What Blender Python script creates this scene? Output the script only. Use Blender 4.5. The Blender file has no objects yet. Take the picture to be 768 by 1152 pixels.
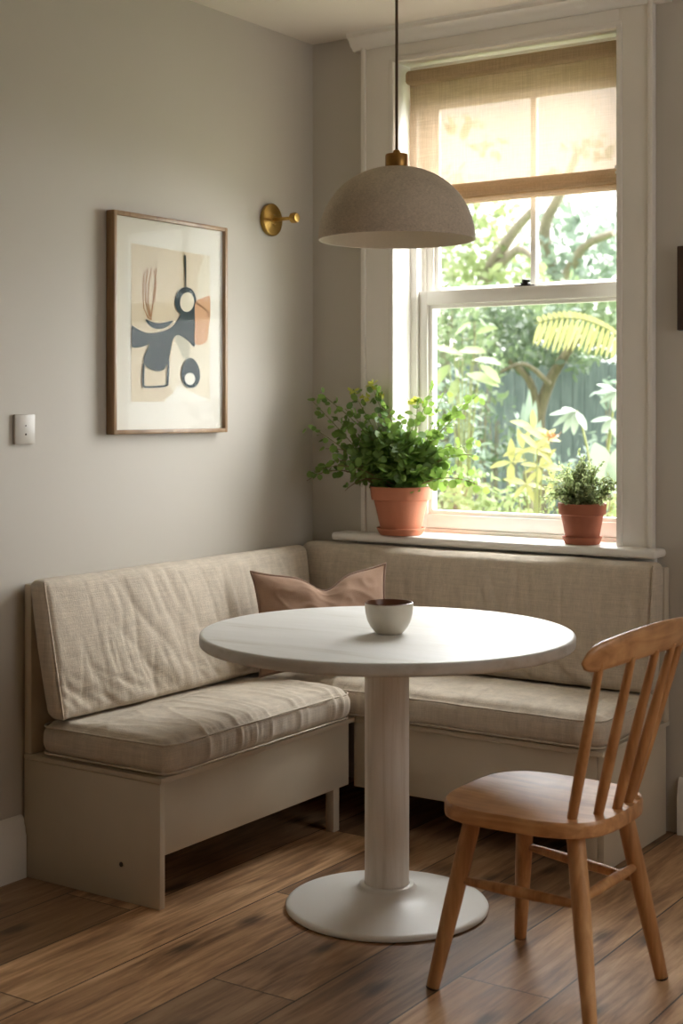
import bpy, bmesh, math, random
from mathutils import Vector, Matrix, noise

random.seed(11)
SC = bpy.context.scene
COL = SC.collection
PI = math.pi

# ------------------------------------------------------------------ camera
CAM = Vector((3.22, -4.593, 1.402))
YAW = math.radians(33.9)
FPX, PX0, PY0 = 1633.0, 384.0, 459.0
FW = Vector((-math.sin(YAW), math.cos(YAW), 0))
RT = Vector((math.cos(YAW), math.sin(YAW), 0))


def ray(px, py):
    return FW + RT * ((px - PX0) / FPX) + Vector((0, 0, -(py - PY0) / FPX))


def on(px, py, axis, val):
    """point seen at a pixel of the photograph, on the plane axis = val"""
    d = ray(px, py)
    return CAM + d * ((val - CAM[axis]) / d[axis])


cam_d = bpy.data.cameras.new('camera')
cam = bpy.data.objects.new('camera', cam_d)
COL.objects.link(cam)
cam.location = CAM
cam.rotation_euler = (PI / 2, 0, YAW)
cam_d.sensor_fit = 'VERTICAL'
cam_d.sensor_height = 36
cam_d.sensor_width = 24
cam_d.lens = FPX / 1152 * 36
cam_d.shift_y = -117 / 1152
cam_d.clip_start = 0.05
SC.camera = cam
cam_d.dof.use_dof = True
cam_d.dof.focus_distance = 4.4
cam_d.dof.aperture_fstop = 3.6


# ------------------------------------------------------------------ materials
class NT:
    def __init__(s, name):
        s.m = bpy.data.materials.new(name)
        s.m.use_nodes = True
        s.t = s.m.node_tree
        s.t.nodes.clear()
        s.out = s.n('ShaderNodeOutputMaterial')

    def n(s, typ, ins=None, **kw):
        nd = s.t.nodes.new(typ)
        for k, v in kw.items():
            setattr(nd, k, v)
        for k, v in (ins or {}).items():
            s.set(nd, k, v)
        return nd

    def set(s, nd, k, v):
        sock = nd.inputs[k]
        if hasattr(v, 'is_linked') or hasattr(v, 'links'):
            s.t.links.new(v, sock)
        else:
            if isinstance(v, (tuple, list)) and len(v) == 3 and sock.type == 'RGBA':
                v = (*v, 1)
            sock.default_value = v

    def math(s, op, a, b=0.0, c=None):
        nd = s.n('ShaderNodeMath', operation=op)
        s.set(nd, 0, a)
        s.set(nd, 1, b)
        if c is not None:
            s.set(nd, 2, c)
        return nd.outputs[0]

    def mix(s, f, a, b, blend='MIX'):
        nd = s.n('ShaderNodeMix', data_type='RGBA', blend_type=blend)
        s.set(nd, 0, f)
        s.set(nd, 6, a)
        s.set(nd, 7, b)
        return nd.outputs[2]

    def ramp(s, f, stops):
        nd = s.n('ShaderNodeValToRGB')
        s.set(nd, 0, f)
        e = nd.color_ramp.elements
        while len(e) < len(stops):
            e.new(0.5)
        for i, (p, c) in enumerate(stops):
            e[i].position = p
            e[i].color = (*c, 1) if len(c) == 3 else c
        return nd.outputs[0]

    def coord(s, scale=(1, 1, 1), kind='Object', rot=(0, 0, 0)):
        tc = s.n('ShaderNodeTexCoord')
        mp = s.n('ShaderNodeMapping', {'Vector': tc.outputs[kind], 'Scale': scale, 'Rotation': rot})
        return mp.outputs[0]

    def noise(s, vec, scale=5, detail=4, rough=0.55, dist=0.0):
        return s.n('ShaderNodeTexNoise', {'Vector': vec, 'Scale': scale, 'Detail': detail, 'Roughness': rough,
                                          'Distortion': dist}).outputs['Fac']

    def bump(s, h, strength=0.3, dist=0.01):
        return s.n('ShaderNodeBump', {'Height': h, 'Strength': strength, 'Distance': dist}).outputs[0]

    def bsdf(s, color, rough=0.6, normal=None, **kw):
        nd = s.n('ShaderNodeBsdfPrincipled')
        s.set(nd, 'Base Color', color)
        s.set(nd, 'Roughness', rough)
        if normal is not None:
            s.set(nd, 'Normal', normal)
        for k, v in kw.items():
            s.set(nd, k.replace('_', ' '), v)
        return nd.outputs[0]

    def done(s, sh):
        s.t.links.new(sh, s.out.inputs['Surface'])
        return s.m


def srgb(r, g, b):
    f = lambda c: (c / 255 / 12.92) if c / 255 <= 0.04045 else ((c / 255 + 0.055) / 1.055) ** 2.4
    return (f(r), f(g), f(b))


def mat_plain(name, col, rough=0.6, **kw):
    t = NT(name)
    v = t.noise(t.coord(), 6, 3)
    c = t.mix(v, tuple(x * 0.93 for x in col), tuple(min(1, x * 1.06) for x in col))
    return t.done(t.bsdf(c, rough, **kw))


def mat_paint(name, col, rough=0.55, mott=0.05, scale=3.0, bump=0.04):
    t = NT(name)
    co = t.coord()
    v = t.noise(co, scale, 5, 0.6)
    c = t.mix(v, tuple(x * (1 - mott) for x in col), tuple(min(1, x * (1 + mott)) for x in col))
    fine = t.noise(co, 90, 3, 0.6)
    return t.done(t.bsdf(c, rough, t.bump(fine, bump, 0.004)))


def mat_linen(name, col, scale=1.0, bump=0.35, slub=0.16):
    t = NT(name)
    a = t.noise(t.coord((14 * scale, 14 * scale, 420 * scale)), 1.0, 2, 0.6)
    b = t.noise(t.coord((420 * scale, 420 * scale, 10 * scale)), 1.0, 2, 0.6)
    big = t.noise(t.coord(), 5, 4, 0.6)
    w = t.math('ADD', t.math('MULTIPLY', a, 0.5), t.math('MULTIPLY', b, 0.5))
    st = t.noise(t.coord((38, 38, 5)), 1.0, 4, 0.7)
    st2 = t.noise(t.coord((6, 6, 60)), 1.0, 3, 0.7)
    w2 = t.math('ADD', t.math('MULTIPLY', w, 0.5), t.math('ADD', t.math('MULTIPLY', st, 0.3), t.math('MULTIPLY', st2, 0.2)))
    k = t.ramp(w2, [(0.36, (1 - slub * 1.3,) * 3), (0.64, (1 + slub * 0.7,) * 3)])
    c = t.mix(1.0, t.mix(big, tuple(x * 0.93 for x in col), tuple(x * 1.05 for x in col)), k, 'MULTIPLY')
    return t.done(t.bsdf(c, 0.9, t.bump(w, bump, 0.003), Sheen_Weight=0.15, Sheen_Roughness=0.5))


def mat_wood(name, dark, mid, light, rough=0.42, stretch=(40, 40, 2.2), rot=(0, 0, 0), bump=0.08):
    t = NT(name)
    co = t.coord(stretch, rot=rot)
    n1 = t.noise(co, 1.0, 6, 0.62, 0.6)
    n2 = t.noise(t.coord((3, 3, 1.2), rot=rot), 2.2, 3, 0.5, 1.2)
    v = t.math('ADD', t.math('MULTIPLY', n1, 0.6), t.math('MULTIPLY', n2, 0.4))
    c = t.ramp(v, [(0.33, dark), (0.5, mid), (0.68, light)])
    return t.done(t.bsdf(c, rough, t.bump(n1, bump, 0.003)))


def mat_leaf(name, col, col2, trans=0.45, rough=0.45, tcol=(0.16, 0.21, 0.08), tmix=0.25):
    t = NT(name)
    v = t.noise(t.coord(), 9, 2)
    rnd = t.n('ShaderNodeNewGeometry').outputs['Random Per Island']
    f = t.math('ADD', t.math('MULTIPLY', v, 0.35), t.math('MULTIPLY', rnd, 0.65))
    c = t.mix(f, col, col2)
    p = t.bsdf(c, rough)
    tr = t.n('ShaderNodeBsdfTranslucent', {'Color': t.mix(tmix, c, tcol)})
    mx = t.n('ShaderNodeMixShader', {0: trans, 1: p, 2: tr.outputs[0]})
    return t.done(mx.outputs[0])


def mat_glass(name, refl=1.0):
    t = NT(name)
    fc = t.n('ShaderNodeLayerWeight', {'Blend': 0.5}).outputs['Facing']
    fr = t.math('ADD', t.math('MULTIPLY', t.math('POWER', fc, 5.0), 0.95), 0.035)
    tr = t.n('ShaderNodeBsdfTransparent', {'Color': (0.985, 0.99, 0.985)})
    gl = t.n('ShaderNodeBsdfGlossy', {'Color': (1, 1, 1), 'Roughness': 0.02})
    mx = t.n('ShaderNodeMixShader', {0: t.math('MULTIPLY', fr, refl), 1: tr.outputs[0], 2: gl.outputs[0]})
    return t.done(mx.outputs[0])


M = {}
M['wall'] = mat_paint('wall paint', srgb(197, 191, 181), 0.7, 0.035, 1.6)
M['wall_dark'] = mat_paint('dark bounce-cutting paint', srgb(84, 84, 70), 0.7, 0.035, 1.6)  # for the unseen back wall, dark so that less light bounces back
M['ceiling'] = mat_paint('ceiling paint', srgb(232, 223, 212), 0.75, 0.02)
M['trim'] = mat_paint('trim paint', srgb(232, 227, 219), 0.42, 0.03, 4, 0.03)
M['sash'] = mat_paint('sash paint', srgb(238, 235, 229), 0.35, 0.02, 4, 0.03)
M['bench'] = mat_paint('bench paint', srgb(202, 190, 170), 0.5, 0.07, 5, 0.06)
M['linen'] = mat_linen('oatmeal linen', srgb(206, 193, 175), 1.0, 0.5, 0.2)
M['pillow'] = mat_linen('taupe cotton', srgb(158, 126, 104), 1.6, 0.2, 0.08)
M['piping'] = mat_linen('taupe piping', srgb(140, 112, 94), 2.0, 0.2, 0.08)
M['brass'] = mat_plain('brushed brass', srgb(180, 146, 80), 0.28, Metallic=1.0)
M['old_brass'] = mat_plain('aged brass', srgb(164, 124, 70), 0.4, Metallic=1.0)
M['cord'] = mat_plain('brown cord', srgb(92, 76, 58), 0.8)
M['black'] = mat_plain('black iron', srgb(38, 34, 30), 0.45, Metallic=0.6)
M['hole'] = mat_plain('dark recess', srgb(70, 58, 50), 0.8)
M['oak'] = mat_wood('honey oak', srgb(142, 96, 58), srgb(184, 134, 86), srgb(212, 166, 116))
M['oak_x'] = mat_wood('honey oak seat', srgb(148, 98, 58), srgb(192, 140, 92), srgb(222, 176, 126), 0.32, (2.0, 34, 34))
M['oak_y'] = mat_wood('honey oak rail', srgb(142, 96, 58), srgb(186, 136, 90), srgb(214, 168, 118), 0.38, (34, 2.2, 34))
M['frame'] = mat_wood('frame oak', srgb(118, 90, 62), srgb(148, 116, 82), srgb(170, 138, 102))
M['dark_wood'] = mat_wood('dark walnut', srgb(48, 34, 26), srgb(66, 48, 36), srgb(84, 62, 46))
M['terracotta'] = mat_paint('terracotta', srgb(182, 114, 84), 0.8, 0.12, 14, 0.12)
M['terracotta_dark'] = mat_paint('deep terracotta', srgb(164, 98, 72), 0.8, 0.12, 14, 0.12)
M['soil'] = mat_paint('potting soil', srgb(58, 44, 34), 0.95, 0.4, 60, 0.8)
M['plate'] = mat_plain('switch plastic', srgb(190, 183, 173), 0.4)
M['white_mat'] = mat_plain('picture mat', srgb(228, 222, 212), 0.85)
M['glass'] = mat_glass('window glass', 0.7)
M['picture_glass'] = mat_glass('picture glass', 0.07)
M['leaf'] = mat_leaf('herb leaf', srgb(66, 104, 44), srgb(136, 166, 82), 0.42, 0.4, (0.36, 0.50, 0.10), 0.4)
M['leaf_small'] = mat_leaf('thyme leaf', srgb(110, 130, 86), srgb(184, 194, 148), 0.45, 0.5, (0.42, 0.5, 0.2), 0.5)
M['leaf_gold'] = mat_leaf('yellow flower', srgb(168, 182, 66), srgb(216, 212, 96), 0.4, 0.5, (0.6, 0.62, 0.12), 0.5)
M['stem'] = mat_plain('green stem', srgb(118, 122, 66), 0.6)
M['stem_red'] = mat_plain('brown stem', srgb(122, 92, 62), 0.6)
M['cup_out'] = mat_paint('stoneware glaze', srgb(220, 212, 196), 0.35, 0.05, 30, 0.05)
M['cup_in'] = mat_paint('brown glaze', srgb(118, 78, 54), 0.3, 0.1, 20, 0.05)


def make_table_white():
    t = NT('whitewashed wood')
    g = t.noise(t.coord((3, 26, 26), rot=(0, 0, 0.35)), 1.0, 6, 0.65, 0.5)
    g2 = t.noise(t.coord((1.2, 6, 6), rot=(0, 0, 0.35)), 1.0, 4, 0.55, 0.8)
    v = t.math('ADD', t.math('MULTIPLY', g, 0.5), t.math('MULTIPLY', g2, 0.5))
    c = t.ramp(v, [(0.32, srgb(186, 180, 170)), (0.46, srgb(204, 202, 197)), (0.66, srgb(213, 211, 208))])
    return t.done(t.bsdf(c, 0.5, t.bump(g, 0.08, 0.003), Specular_IOR_Level=0.3))


def make_column_white():
    t = NT('whitewashed column')
    g = t.noise(t.coord((60, 60, 2.5)), 1.0, 5, 0.65, 0.4)
    c = t.ramp(g, [(0.3, srgb(222, 215, 204)), (0.5, srgb(238, 233, 226)), (0.7, srgb(244, 240, 234))])
    return t.done(t.bsdf(c, 0.5, t.bump(g, 0.2, 0.003)))


def make_base_white():
    return mat_paint('white enamel', srgb(238, 235, 229), 0.38, 0.02, 3, 0.02)


M['table'] = make_table_white()
M['column'] = make_column_white()
M['base'] = make_base_white()


def make_floor():
    t = NT('old oak boards')
    W, L, X0 = 0.248, 1.55, 0.2235
    tc = t.n('ShaderNodeTexCoord').outputs['Object']
    sp = t.n('ShaderNodeSeparateXYZ', {0: tc})
    x, y = sp.outputs[0], sp.outputs[1]
    fx = t.math('DIVIDE', t.math('SUBTRACT', x, X0), W)
    ix = t.math('FLOOR', fx)
    off = t.n('ShaderNodeTexWhiteNoise', {'W': t.math('ADD', ix, 3.0)}, noise_dimensions='1D').outputs['Value']
    # joint of the board under the chair sits at y = -1.457
    fy = t.math('ADD', t.math('DIVIDE', t.math('ADD', y, 1.457), L), t.math('MULTIPLY', t.math('SUBTRACT', ix, 5.0), 0.387))
    iy = t.math('FLOOR', fy)
    cell = t.n('ShaderNodeCombineXYZ', {0: ix, 1: iy, 2: 0.0}).outputs[0]
    wn = t.n('ShaderNodeTexWhiteNoise', {'Vector': cell}, noise_dimensions='3D')
    rnd = wn.outputs['Value']
    shift = t.n('ShaderNodeCombineXYZ', {0: t.math('MULTIPLY', rnd, 17.0), 1: t.math('MULTIPLY', off, 31.0), 2: rnd}).outputs[0]
    vec = t.n('ShaderNodeVectorMath', {0: tc, 1: shift}, operation='ADD').outputs[0]
    g1 = t.noise(t.n('ShaderNodeMapping', {'Vector': vec, 'Scale': (46, 3.0, 1)}).outputs[0], 1.0, 6, 0.66, 0.7)
    g2 = t.noise(t.n('ShaderNodeMapping', {'Vector': vec, 'Scale': (7, 1.1, 1)}).outputs[0], 1.0, 4, 0.55, 1.6)
    v = t.math('ADD', t.math('MULTIPLY', g1, 0.5), t.math('MULTIPLY', g2, 0.5))
    c = t.ramp(v, [(0.32, srgb(94, 68, 50)), (0.44, srgb(160, 122, 88)), (0.54, srgb(198, 158, 118)), (0.68, srgb(228, 192, 152))])
    tone = t.ramp(rnd, [(0.0, (0.5, 0.49, 0.49)), (0.3, (0.78, 0.77, 0.77)), (0.7, (1.0, 1.0, 1.0)), (1.0, (1.16, 1.13, 1.08))])
    c = t.mix(1.0, c, tone, 'MULTIPLY')
    # knots
    vo = t.n('ShaderNodeTexVoronoi', {'Vector': t.n('ShaderNodeMapping', {'Vector': vec, 'Scale': (4.0, 1.7, 1)}).outputs[0], 'Scale': 1.0}, voronoi_dimensions='2D')
    kd = t.math('ADD', vo.outputs['Distance'], t.math('MULTIPLY', t.math('SUBTRACT', g1, 0.5), 0.12))
    knot = t.ramp(kd, [(0.03, (1, 1, 1)), (0.13, (0, 0, 0))])
    c = t.mix(t.math('MULTIPLY', knot, 0.75), c, srgb(52, 36, 26))
    worn = t.ramp(t.noise(tc, 1.7, 5, 0.65), [(0.35, (0.86, 0.85, 0.84)), (0.65, (1.06, 1.06, 1.06))])
    c = t.mix(1.0, c, worn, 'MULTIPLY')
    # gaps between boards
    ax = t.math('ABSOLUTE', t.math('SUBTRACT', t.math('FRACT', fx), 0.5))
    ay = t.math('ABSOLUTE', t.math('SUBTRACT', t.math('FRACT', fy), 0.5))
    gx = t.math('GREATER_THAN', ax, 0.5 - 0.0022 / W)
    gy = t.math('GREATER_THAN', ay, 0.5 - 0.0018 / L)
    gap = t.math('MAXIMUM', gx, gy)
    c = t.mix(gap, c, srgb(40, 28, 20))
    h = t.math('SUBTRACT', t.math('MULTIPLY', g1, 0.25), gap)
    ro = t.math('ADD', 0.34, t.math('MULTIPLY', g2, 0.22))
    return t.done(t.bsdf(c, ro, t.bump(h, 0.25, 0.006)))


M['floor'] = make_floor()


def make_shade_mat(name, col, amt):
    t = NT(name)
    a = t.noise(t.coord((160, 160, 420)), 1, 2, 0.6)
    b = t.noise(t.coord(), 9, 5, 0.7)
    f = t.noise(t.coord(), 120, 2, 0.6)
    v = t.math('ADD', t.math('ADD', t.math('MULTIPLY', a, 0.4), t.math('MULTIPLY', b, 0.35)), t.math('MULTIPLY', f, 0.25))
    c = t.ramp(v, [(0.33, tuple(x * (1 - amt) for x in col)), (0.67, tuple(min(1, x * (1 + amt * 0.7)) for x in col))])
    return t.done(t.bsdf(c, 0.9, t.bump(v, 0.4, 0.004)))


M['shade'] = make_shade_mat('linen lamp shade', srgb(200, 187, 170), 0.3)
M['shade_in'] = make_shade_mat('pale shade lining', srgb(226, 216, 200), 0.05)


def make_blind_mat(name, col, transp, transl):
    t = NT(name)
    a = t.noise(t.coord((10, 10, 330)), 1.0, 3, 0.65)
    b = t.noise(t.coord((330, 330, 8)), 1.0, 3, 0.65)
    w = t.math('MULTIPLY', t.math('ADD', a, b), 0.5)
    k = t.ramp(w, [(0.35, tuple(x * 0.78 for x in col)), (0.65, tuple(min(1, x * 1.08) for x in col))])
    d = t.n('ShaderNodeBsdfDiffuse', {'Color': k})
    tl = t.n('ShaderNodeBsdfTranslucent', {'Color': k})
    m1 = t.n('ShaderNodeMixShader', {0: transl, 1: d.outputs[0], 2: tl.outputs[0]})
    tp = t.n('ShaderNodeBsdfTransparent', {'Color': t.mix(0.5, (1, 1, 1), k)})
    hole = t.math('MULTIPLY', t.ramp(w, [(0.4, (1.25,) * 3), (0.62, (0.7,) * 3)]), transp)
    m2 = t.n('ShaderNodeMixShader', {0: hole, 1: m1.outputs[0], 2: tp.outputs[0]})
    return t.done(m2.outputs[0])


M['blind'] = make_blind_mat('sheer linen blind', srgb(188, 162, 136), 0.21, 0.38)
M['blind_thick'] = make_blind_mat('doubled linen', srgb(206, 186, 158), 0.03, 0.5)
# garden; grey and lime greens paled to stand in for far haze
M['g_mid'] = mat_leaf('garden mid green', srgb(84, 106, 74), srgb(136, 152, 112), 0.45)
M['g_lime'] = mat_leaf('garden lime green', srgb(108, 126, 76), srgb(156, 166, 118), 0.45)
M['g_deep'] = mat_leaf('garden deep green', srgb(56, 76, 58), srgb(104, 122, 96), 0.35)
M['g_blue'] = mat_leaf('garden grey green', srgb(104, 124, 112), srgb(148, 162, 148), 0.4)
M['g_pale'] = mat_leaf('garden pale leaf', srgb(124, 140, 122), srgb(156, 166, 150), 0.35)
M['g_yellow'] = mat_leaf('garden yellow leaf', srgb(140, 138, 78), srgb(164, 160, 106), 0.4)
M['g_orange'] = mat_leaf('garden orange flower', srgb(160, 104, 66), srgb(172, 132, 92), 0.3)
M['bark'] = mat_wood('garden bark', srgb(76, 72, 58), srgb(104, 98, 78), srgb(130, 122, 100), 0.9)
M['bark_pale'] = mat_wood('pale bark', srgb(108, 102, 88), srgb(134, 126, 110), srgb(154, 146, 130), 0.9)
M['fence'] = mat_wood('blue grey fence', srgb(78, 92, 94), srgb(98, 112, 114), srgb(118, 132, 134), 0.8)
M['lawn'] = mat_paint('garden soil and grass', srgb(112, 128, 84), 0.95, 0.3, 4, 0.5)


# ------------------------------------------------------------------ mesh helpers
def link(name, me, parent=None, mats=()):
    o = bpy.data.objects.new(name, me)
    COL.objects.link(o)
    for m in mats:
        me.materials.append(m)
    if parent is not None:
        o.parent = parent
    return o


def tag(o, label=None, cat=None, group=None, kind=None):
    if label:
        o['label'] = label
    if cat:
        o['category'] = cat
    if group:
        o['group'] = group
    if kind:
        o['kind'] = kind
    return o


def thing(name, label, cat, loc=(0, 0, 0), rotz=0.0, group=None):
    o = bpy.data.objects.new(name, None)
    COL.objects.link(o)
    o.location = loc
    o.rotation_euler = (0, 0, rotz)
    o.empty_display_size = 0.1
    return tag(o, label, cat, group)


def smooth(me, angle=None):
    for p in me.polygons:
        p.use_smooth = True
    if angle is not None:
        try:
            me.set_sharp_from_angle(angle=math.radians(angle))
        except Exception:
            pass


class MB:
    """collects shapes in one bmesh and links them as ONE mesh object"""

    def __init__(s):
        s.bm = bmesh.new()
        s.mi = 0

    def _mark(s, faces):
        for f in faces:
            f.material_index = s.mi

    def box(s, lo, hi, bevel=0.0, seg=2, mat=None):
        r = bmesh.ops.create_cube(s.bm, size=1.0)
        vs = r['verts']
        lo, hi = Vector(lo), Vector(hi)
        c, d = (lo + hi) / 2, hi - lo
        for v in vs:
            v.co = Vector((v.co.x * d.x, v.co.y * d.y, v.co.z * d.z)) + c
        if bevel > 0:
            es = list({e for v in vs for e in v.link_edges})
            rb = bmesh.ops.bevel(s.bm, geom=es, offset=bevel, segments=seg, profile=0.5, affect='EDGES')
            vs = list({v for f in rb['faces'] for v in f.verts} | {v for v in vs if v.is_valid})
        if mat is not None:
            for v in vs:
                v.co = mat @ v.co
        fs = {f for v in vs for f in v.link_faces}
        s._mark(fs)
        return vs

    def tube(s, pts, radii, seg=12, caps=True):
        pts = [Vector(p) for p in pts]
        if not isinstance(radii, (list, tuple)):
            radii = [radii] * len(pts)
        rings = []
        n = len(pts)
        t0 = (pts[1] - pts[0]).normalized()
        up = Vector((0, 0, 1)) if abs(t0.z) < 0.9 else Vector((1, 0, 0))
        u = t0.cross(up).normalized()
        for i, p in enumerate(pts):
            t = (pts[min(i + 1, n - 1)] - pts[max(i - 1, 0)]).normalized()
            u = (u - t * u.dot(t)).normalized()
            w = t.cross(u)
            rings.append([s.bm.verts.new(p + (u * math.cos(2 * PI * k / seg) + w * math.sin(2 * PI * k / seg)) * radii[i]) for k in range(seg)])
        fs = []
        for a, b in zip(rings, rings[1:]):
            for k in range(seg):
                fs.append(s.bm.faces.new((a[k], a[(k + 1) % seg], b[(k + 1) % seg], b[k])))
        if caps:
            fs.append(s.bm.faces.new(rings[0][::-1]))
            fs.append(s.bm.faces.new(rings[-1]))
        s._mark(fs)
        return rings

    def lathe(s, prof, seg=48, axis=Matrix.Identity(4), close_start=True, close_end=True):
        """prof: list of (r, z); r = 0 makes a pole"""
        rings = []
        for r, z in prof:
            if r <= 1e-6:
                rings.append([s.bm.verts.new(axis @ Vector((0, 0, z)))])
            else:
                rings.append([s.bm.verts.new(axis @ Vector((r * math.cos(2 * PI * k / seg), r * math.sin(2 * PI * k / seg), z))) for k in range(seg)])
        fs = []
        for a, b in zip(rings, rings[1:]):
            for k in range(seg):
                k2 = (k + 1) % seg
                if len(a) == 1 and len(b) == 1:
                    continue
                if len(a) == 1:
                    fs.append(s.bm.faces.new((a[0], b[k], b[k2])))
                elif len(b) == 1:
                    fs.append(s.bm.faces.new((a[k], b[0], a[k2])))
                else:
                    fs.append(s.bm.faces.new((a[k], a[k2], b[k2], b[k])))
        s._mark(fs)
        return rings

    def prism(s, outline, axis, a, b, bevel=0.0):
        """outline: 2D points in the plane normal to axis (cyclic order of the other two)"""
        def mk(p, v):
            q = [0, 0, 0]
            o = [i for i in range(3) if i != axis]
            q[o[0]], q[o[1]], q[axis] = p[0], p[1], v
            return Vector(q)
        va = [s.bm.verts.new(mk(p, a)) for p in outline]
        vb = [s.bm.verts.new(mk(p, b)) for p in outline]
        n = len(outline)
        fs = [s.bm.faces.new(va), s.bm.faces.new(vb[::-1])]
        for i in range(n):
            fs.append(s.bm.faces.new((va[i], vb[i], vb[(i + 1) % n], va[(i + 1) % n])))
        s._mark(fs)

    def build(s, name, mat, parent=None, smooth_angle=None):
        bmesh.ops.recalc_face_normals(s.bm, faces=s.bm.faces)
        me = bpy.data.meshes.new(name)
        s.bm.to_mesh(me)
        s.bm.free()
        if smooth_angle is not None:
            smooth(me, smooth_angle)
        return link(name, me, parent, mat if isinstance(mat, (list, tuple)) else [mat])


def raw(name, verts, faces, mat, parent=None, sm=True, mi=None):
    me = bpy.data.meshes.new(name)
    me.from_pydata([tuple(v) for v in verts], [], faces)
    if sm:
        for p in me.polygons:
            p.use_smooth = True
    o = link(name, me, parent, mat if isinstance(mat, (list, tuple)) else [mat])
    if mi:
        for p, k in zip(me.polygons, mi):
            p.material_index = k
    return o


def struct(o, label=None):
    o['kind'] = 'structure'
    if label:
        o['label'] = label
        o['category'] = o.name.split('_')[0].split('.')[0]
    return o


# ------------------------------------------------------------------ room shell
RX, RY, H = 4.3, -6.4, 2.805
OX0, OX1, OZ0, OZ1 = 0.38, 1.267, 0.925, 2.685        # window opening
WT = 0.28                                              # wall thickness

b = MB(); b.box((-0.3, RY - 0.2, -0.1), (RX + 0.2, WT, 0.0)); struct(b.build('floor', M['floor']), 'dark knotty wide plank wooden floor')
b = MB(); b.box((-0.3, RY - 0.2, H), (RX + 0.2, WT, H + 0.1)); struct(b.build('ceiling', M['ceiling']), 'plain off-white ceiling')
b = MB(); b.box((-0.2, RY, 0), (0, WT, H)); struct(b.build('wall_left', M['wall']), 'warm grey wall with the framed print')
b = MB()
b.box((0, 0, 0), (OX0 - 0.02, WT, H)); b.box((OX1 + 0.02, 0, 0), (RX, WT, H))
b.box((OX0 - 0.02, 0, 0), (OX1 + 0.02, WT, OZ0 - 0.03)); b.box((OX0 - 0.02, 0, OZ1 + 0.02), (OX1 + 0.02, WT, H))
struct(b.build('wall_window', M['wall']), 'warm grey wall around the sash window')
# far walls behind the viewer; the right one has an unseen opening added for fill light
b = MB(); b.box((0, RY - 0.2, 0), (RX, RY, H)); struct(b.build('wall_back', M['wall_dark']), 'unseen wall opposite the window, darkened to cut bounce light')
b = MB()
SY0, SY1, SZ0, SZ1 = -2.1, -0.7, 1.05, 2.6
b.box((RX, RY, 0), (RX + 0.2, SY0, H)); b.box((RX, SY1, 0), (RX + 0.2, WT, H))
b.box((RX, SY0, 0), (RX + 0.2, SY1, SZ0)); b.box((RX, SY0, SZ1), (RX + 0.2, SY1, H))
struct(b.build('wall_right', M['wall']), 'warm grey wall to the right of the table')
b = MB()  # made-up window frame in the opening that lets fill light in
for a0, a1 in ((SY0, SY0 + 0.06), (SY1 - 0.06, SY1), ((SY0 + SY1) / 2 - 0.02, (SY0 + SY1) / 2 + 0.02)):
    b.box((RX + 0.06, a0, SZ0), (RX + 0.11, a1, SZ1), 0.006)
for a0, a1 in ((SZ0, SZ0 + 0.06), (SZ1 - 0.06, SZ1)):
    b.box((RX + 0.062, SY0 + 0.05, a0), (RX + 0.108, SY1 - 0.05, a1), 0.006)
struct(b.build('window_fill', M['sash']), 'unseen side window added for fill light')

# baseboards
def baseboard_profile(d0=0.0):
    return [(0, 0), (0.022, 0), (0.022, 0.128), (0.018, 0.136), (0.018, 0.150), (0.013, 0.160), (0.013, 0.170), (0.006, 0.182), (0, 0.186)]

b = MB(); b.prism(baseboard_profile(), 1, RY, -1.5195); struct(b.build('baseboard_left', M['trim'], None, 35), 'white moulded baseboard left of the bench')
b = MB(); b.prism([(-d, z) for d, z in baseboard_profile()], 0, 1.475, RX); struct(b.build('baseboard_right', M['trim'], None, 35), 'white moulded baseboard right of the bench')

# ------------------------------------------------------------------ window
# casing boards around the opening (outer architrave with an inner bead)
b = MB()
b.box((0.243, -0.024, OZ0 - 0.02), (OX0 - 0.004, 0.0, 2.77), 0.004)
b.box((0.2415, -0.034, OZ0 - 0.021), (0.262, 0.0005, 2.7705), 0.005)
b.box((0.362, -0.030, OZ0 - 0.021), (OX0 + 0.003, 0.0005, OZ1 + 0.004), 0.005)
b.box((OX1 + 0.004, -0.024, OZ0 - 0.02), (1.394, 0.0, 2.77), 0.004)
b.box((1.376, -0.034, OZ0 - 0.021), (1.3955, 0.0005, 2.7705), 0.005)
b.box((OX1 - 0.003, -0.030, OZ0 - 0.021), (OX1 + 0.018, 0.0005, OZ1 + 0.004), 0.005)
b.box((OX0 - 0.006, -0.0235, OZ1 + 0.002), (OX1 + 0.006, 0.0, 2.769), 0.003)
b.box((OX0 - 0.017, -0.0298, OZ1 - 0.003), (OX1 + 0.017, 0.0004, OZ1 + 0.016), 0.005)
casing = b.build('trim_1', M['trim'], None, 35); struct(casing, 'white window casing boards'); casing['category'] = 'trim'
# moulding along the top of the window
b = MB()
prof = [(0.0, 2.745), (-0.030, 2.745), (-0.034, 2.752), (-0.046, 2.758), (-0.052, 2.768), (-0.060, 2.780), (-0.072, 2.786), (-0.074, 2.798), (-0.080, 2.804), (0.0, 2.804)]
b.prism(prof, 0, 0.205, 1.45)
struct(b.build('trim_2', M['trim'], None, 35), 'white moulding over the window at the ceiling')
# stool (inner sill board)
b = MB()
b.box((0.155, -0.105, 0.908), (1.432, 0.0, 0.938), 0.012, 3)
b.box((OX0 + 0.001, -0.02, 0.900), (OX1 - 0.001, 0.112, 0.9375), 0.002)
b.box((0.22, -0.024, 0.86), (1.40, 0.0, 0.908), 0.004)
struct(b.build('trim_3', M['sash'], None, 35), 'white window sill board holding the two pots')
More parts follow.
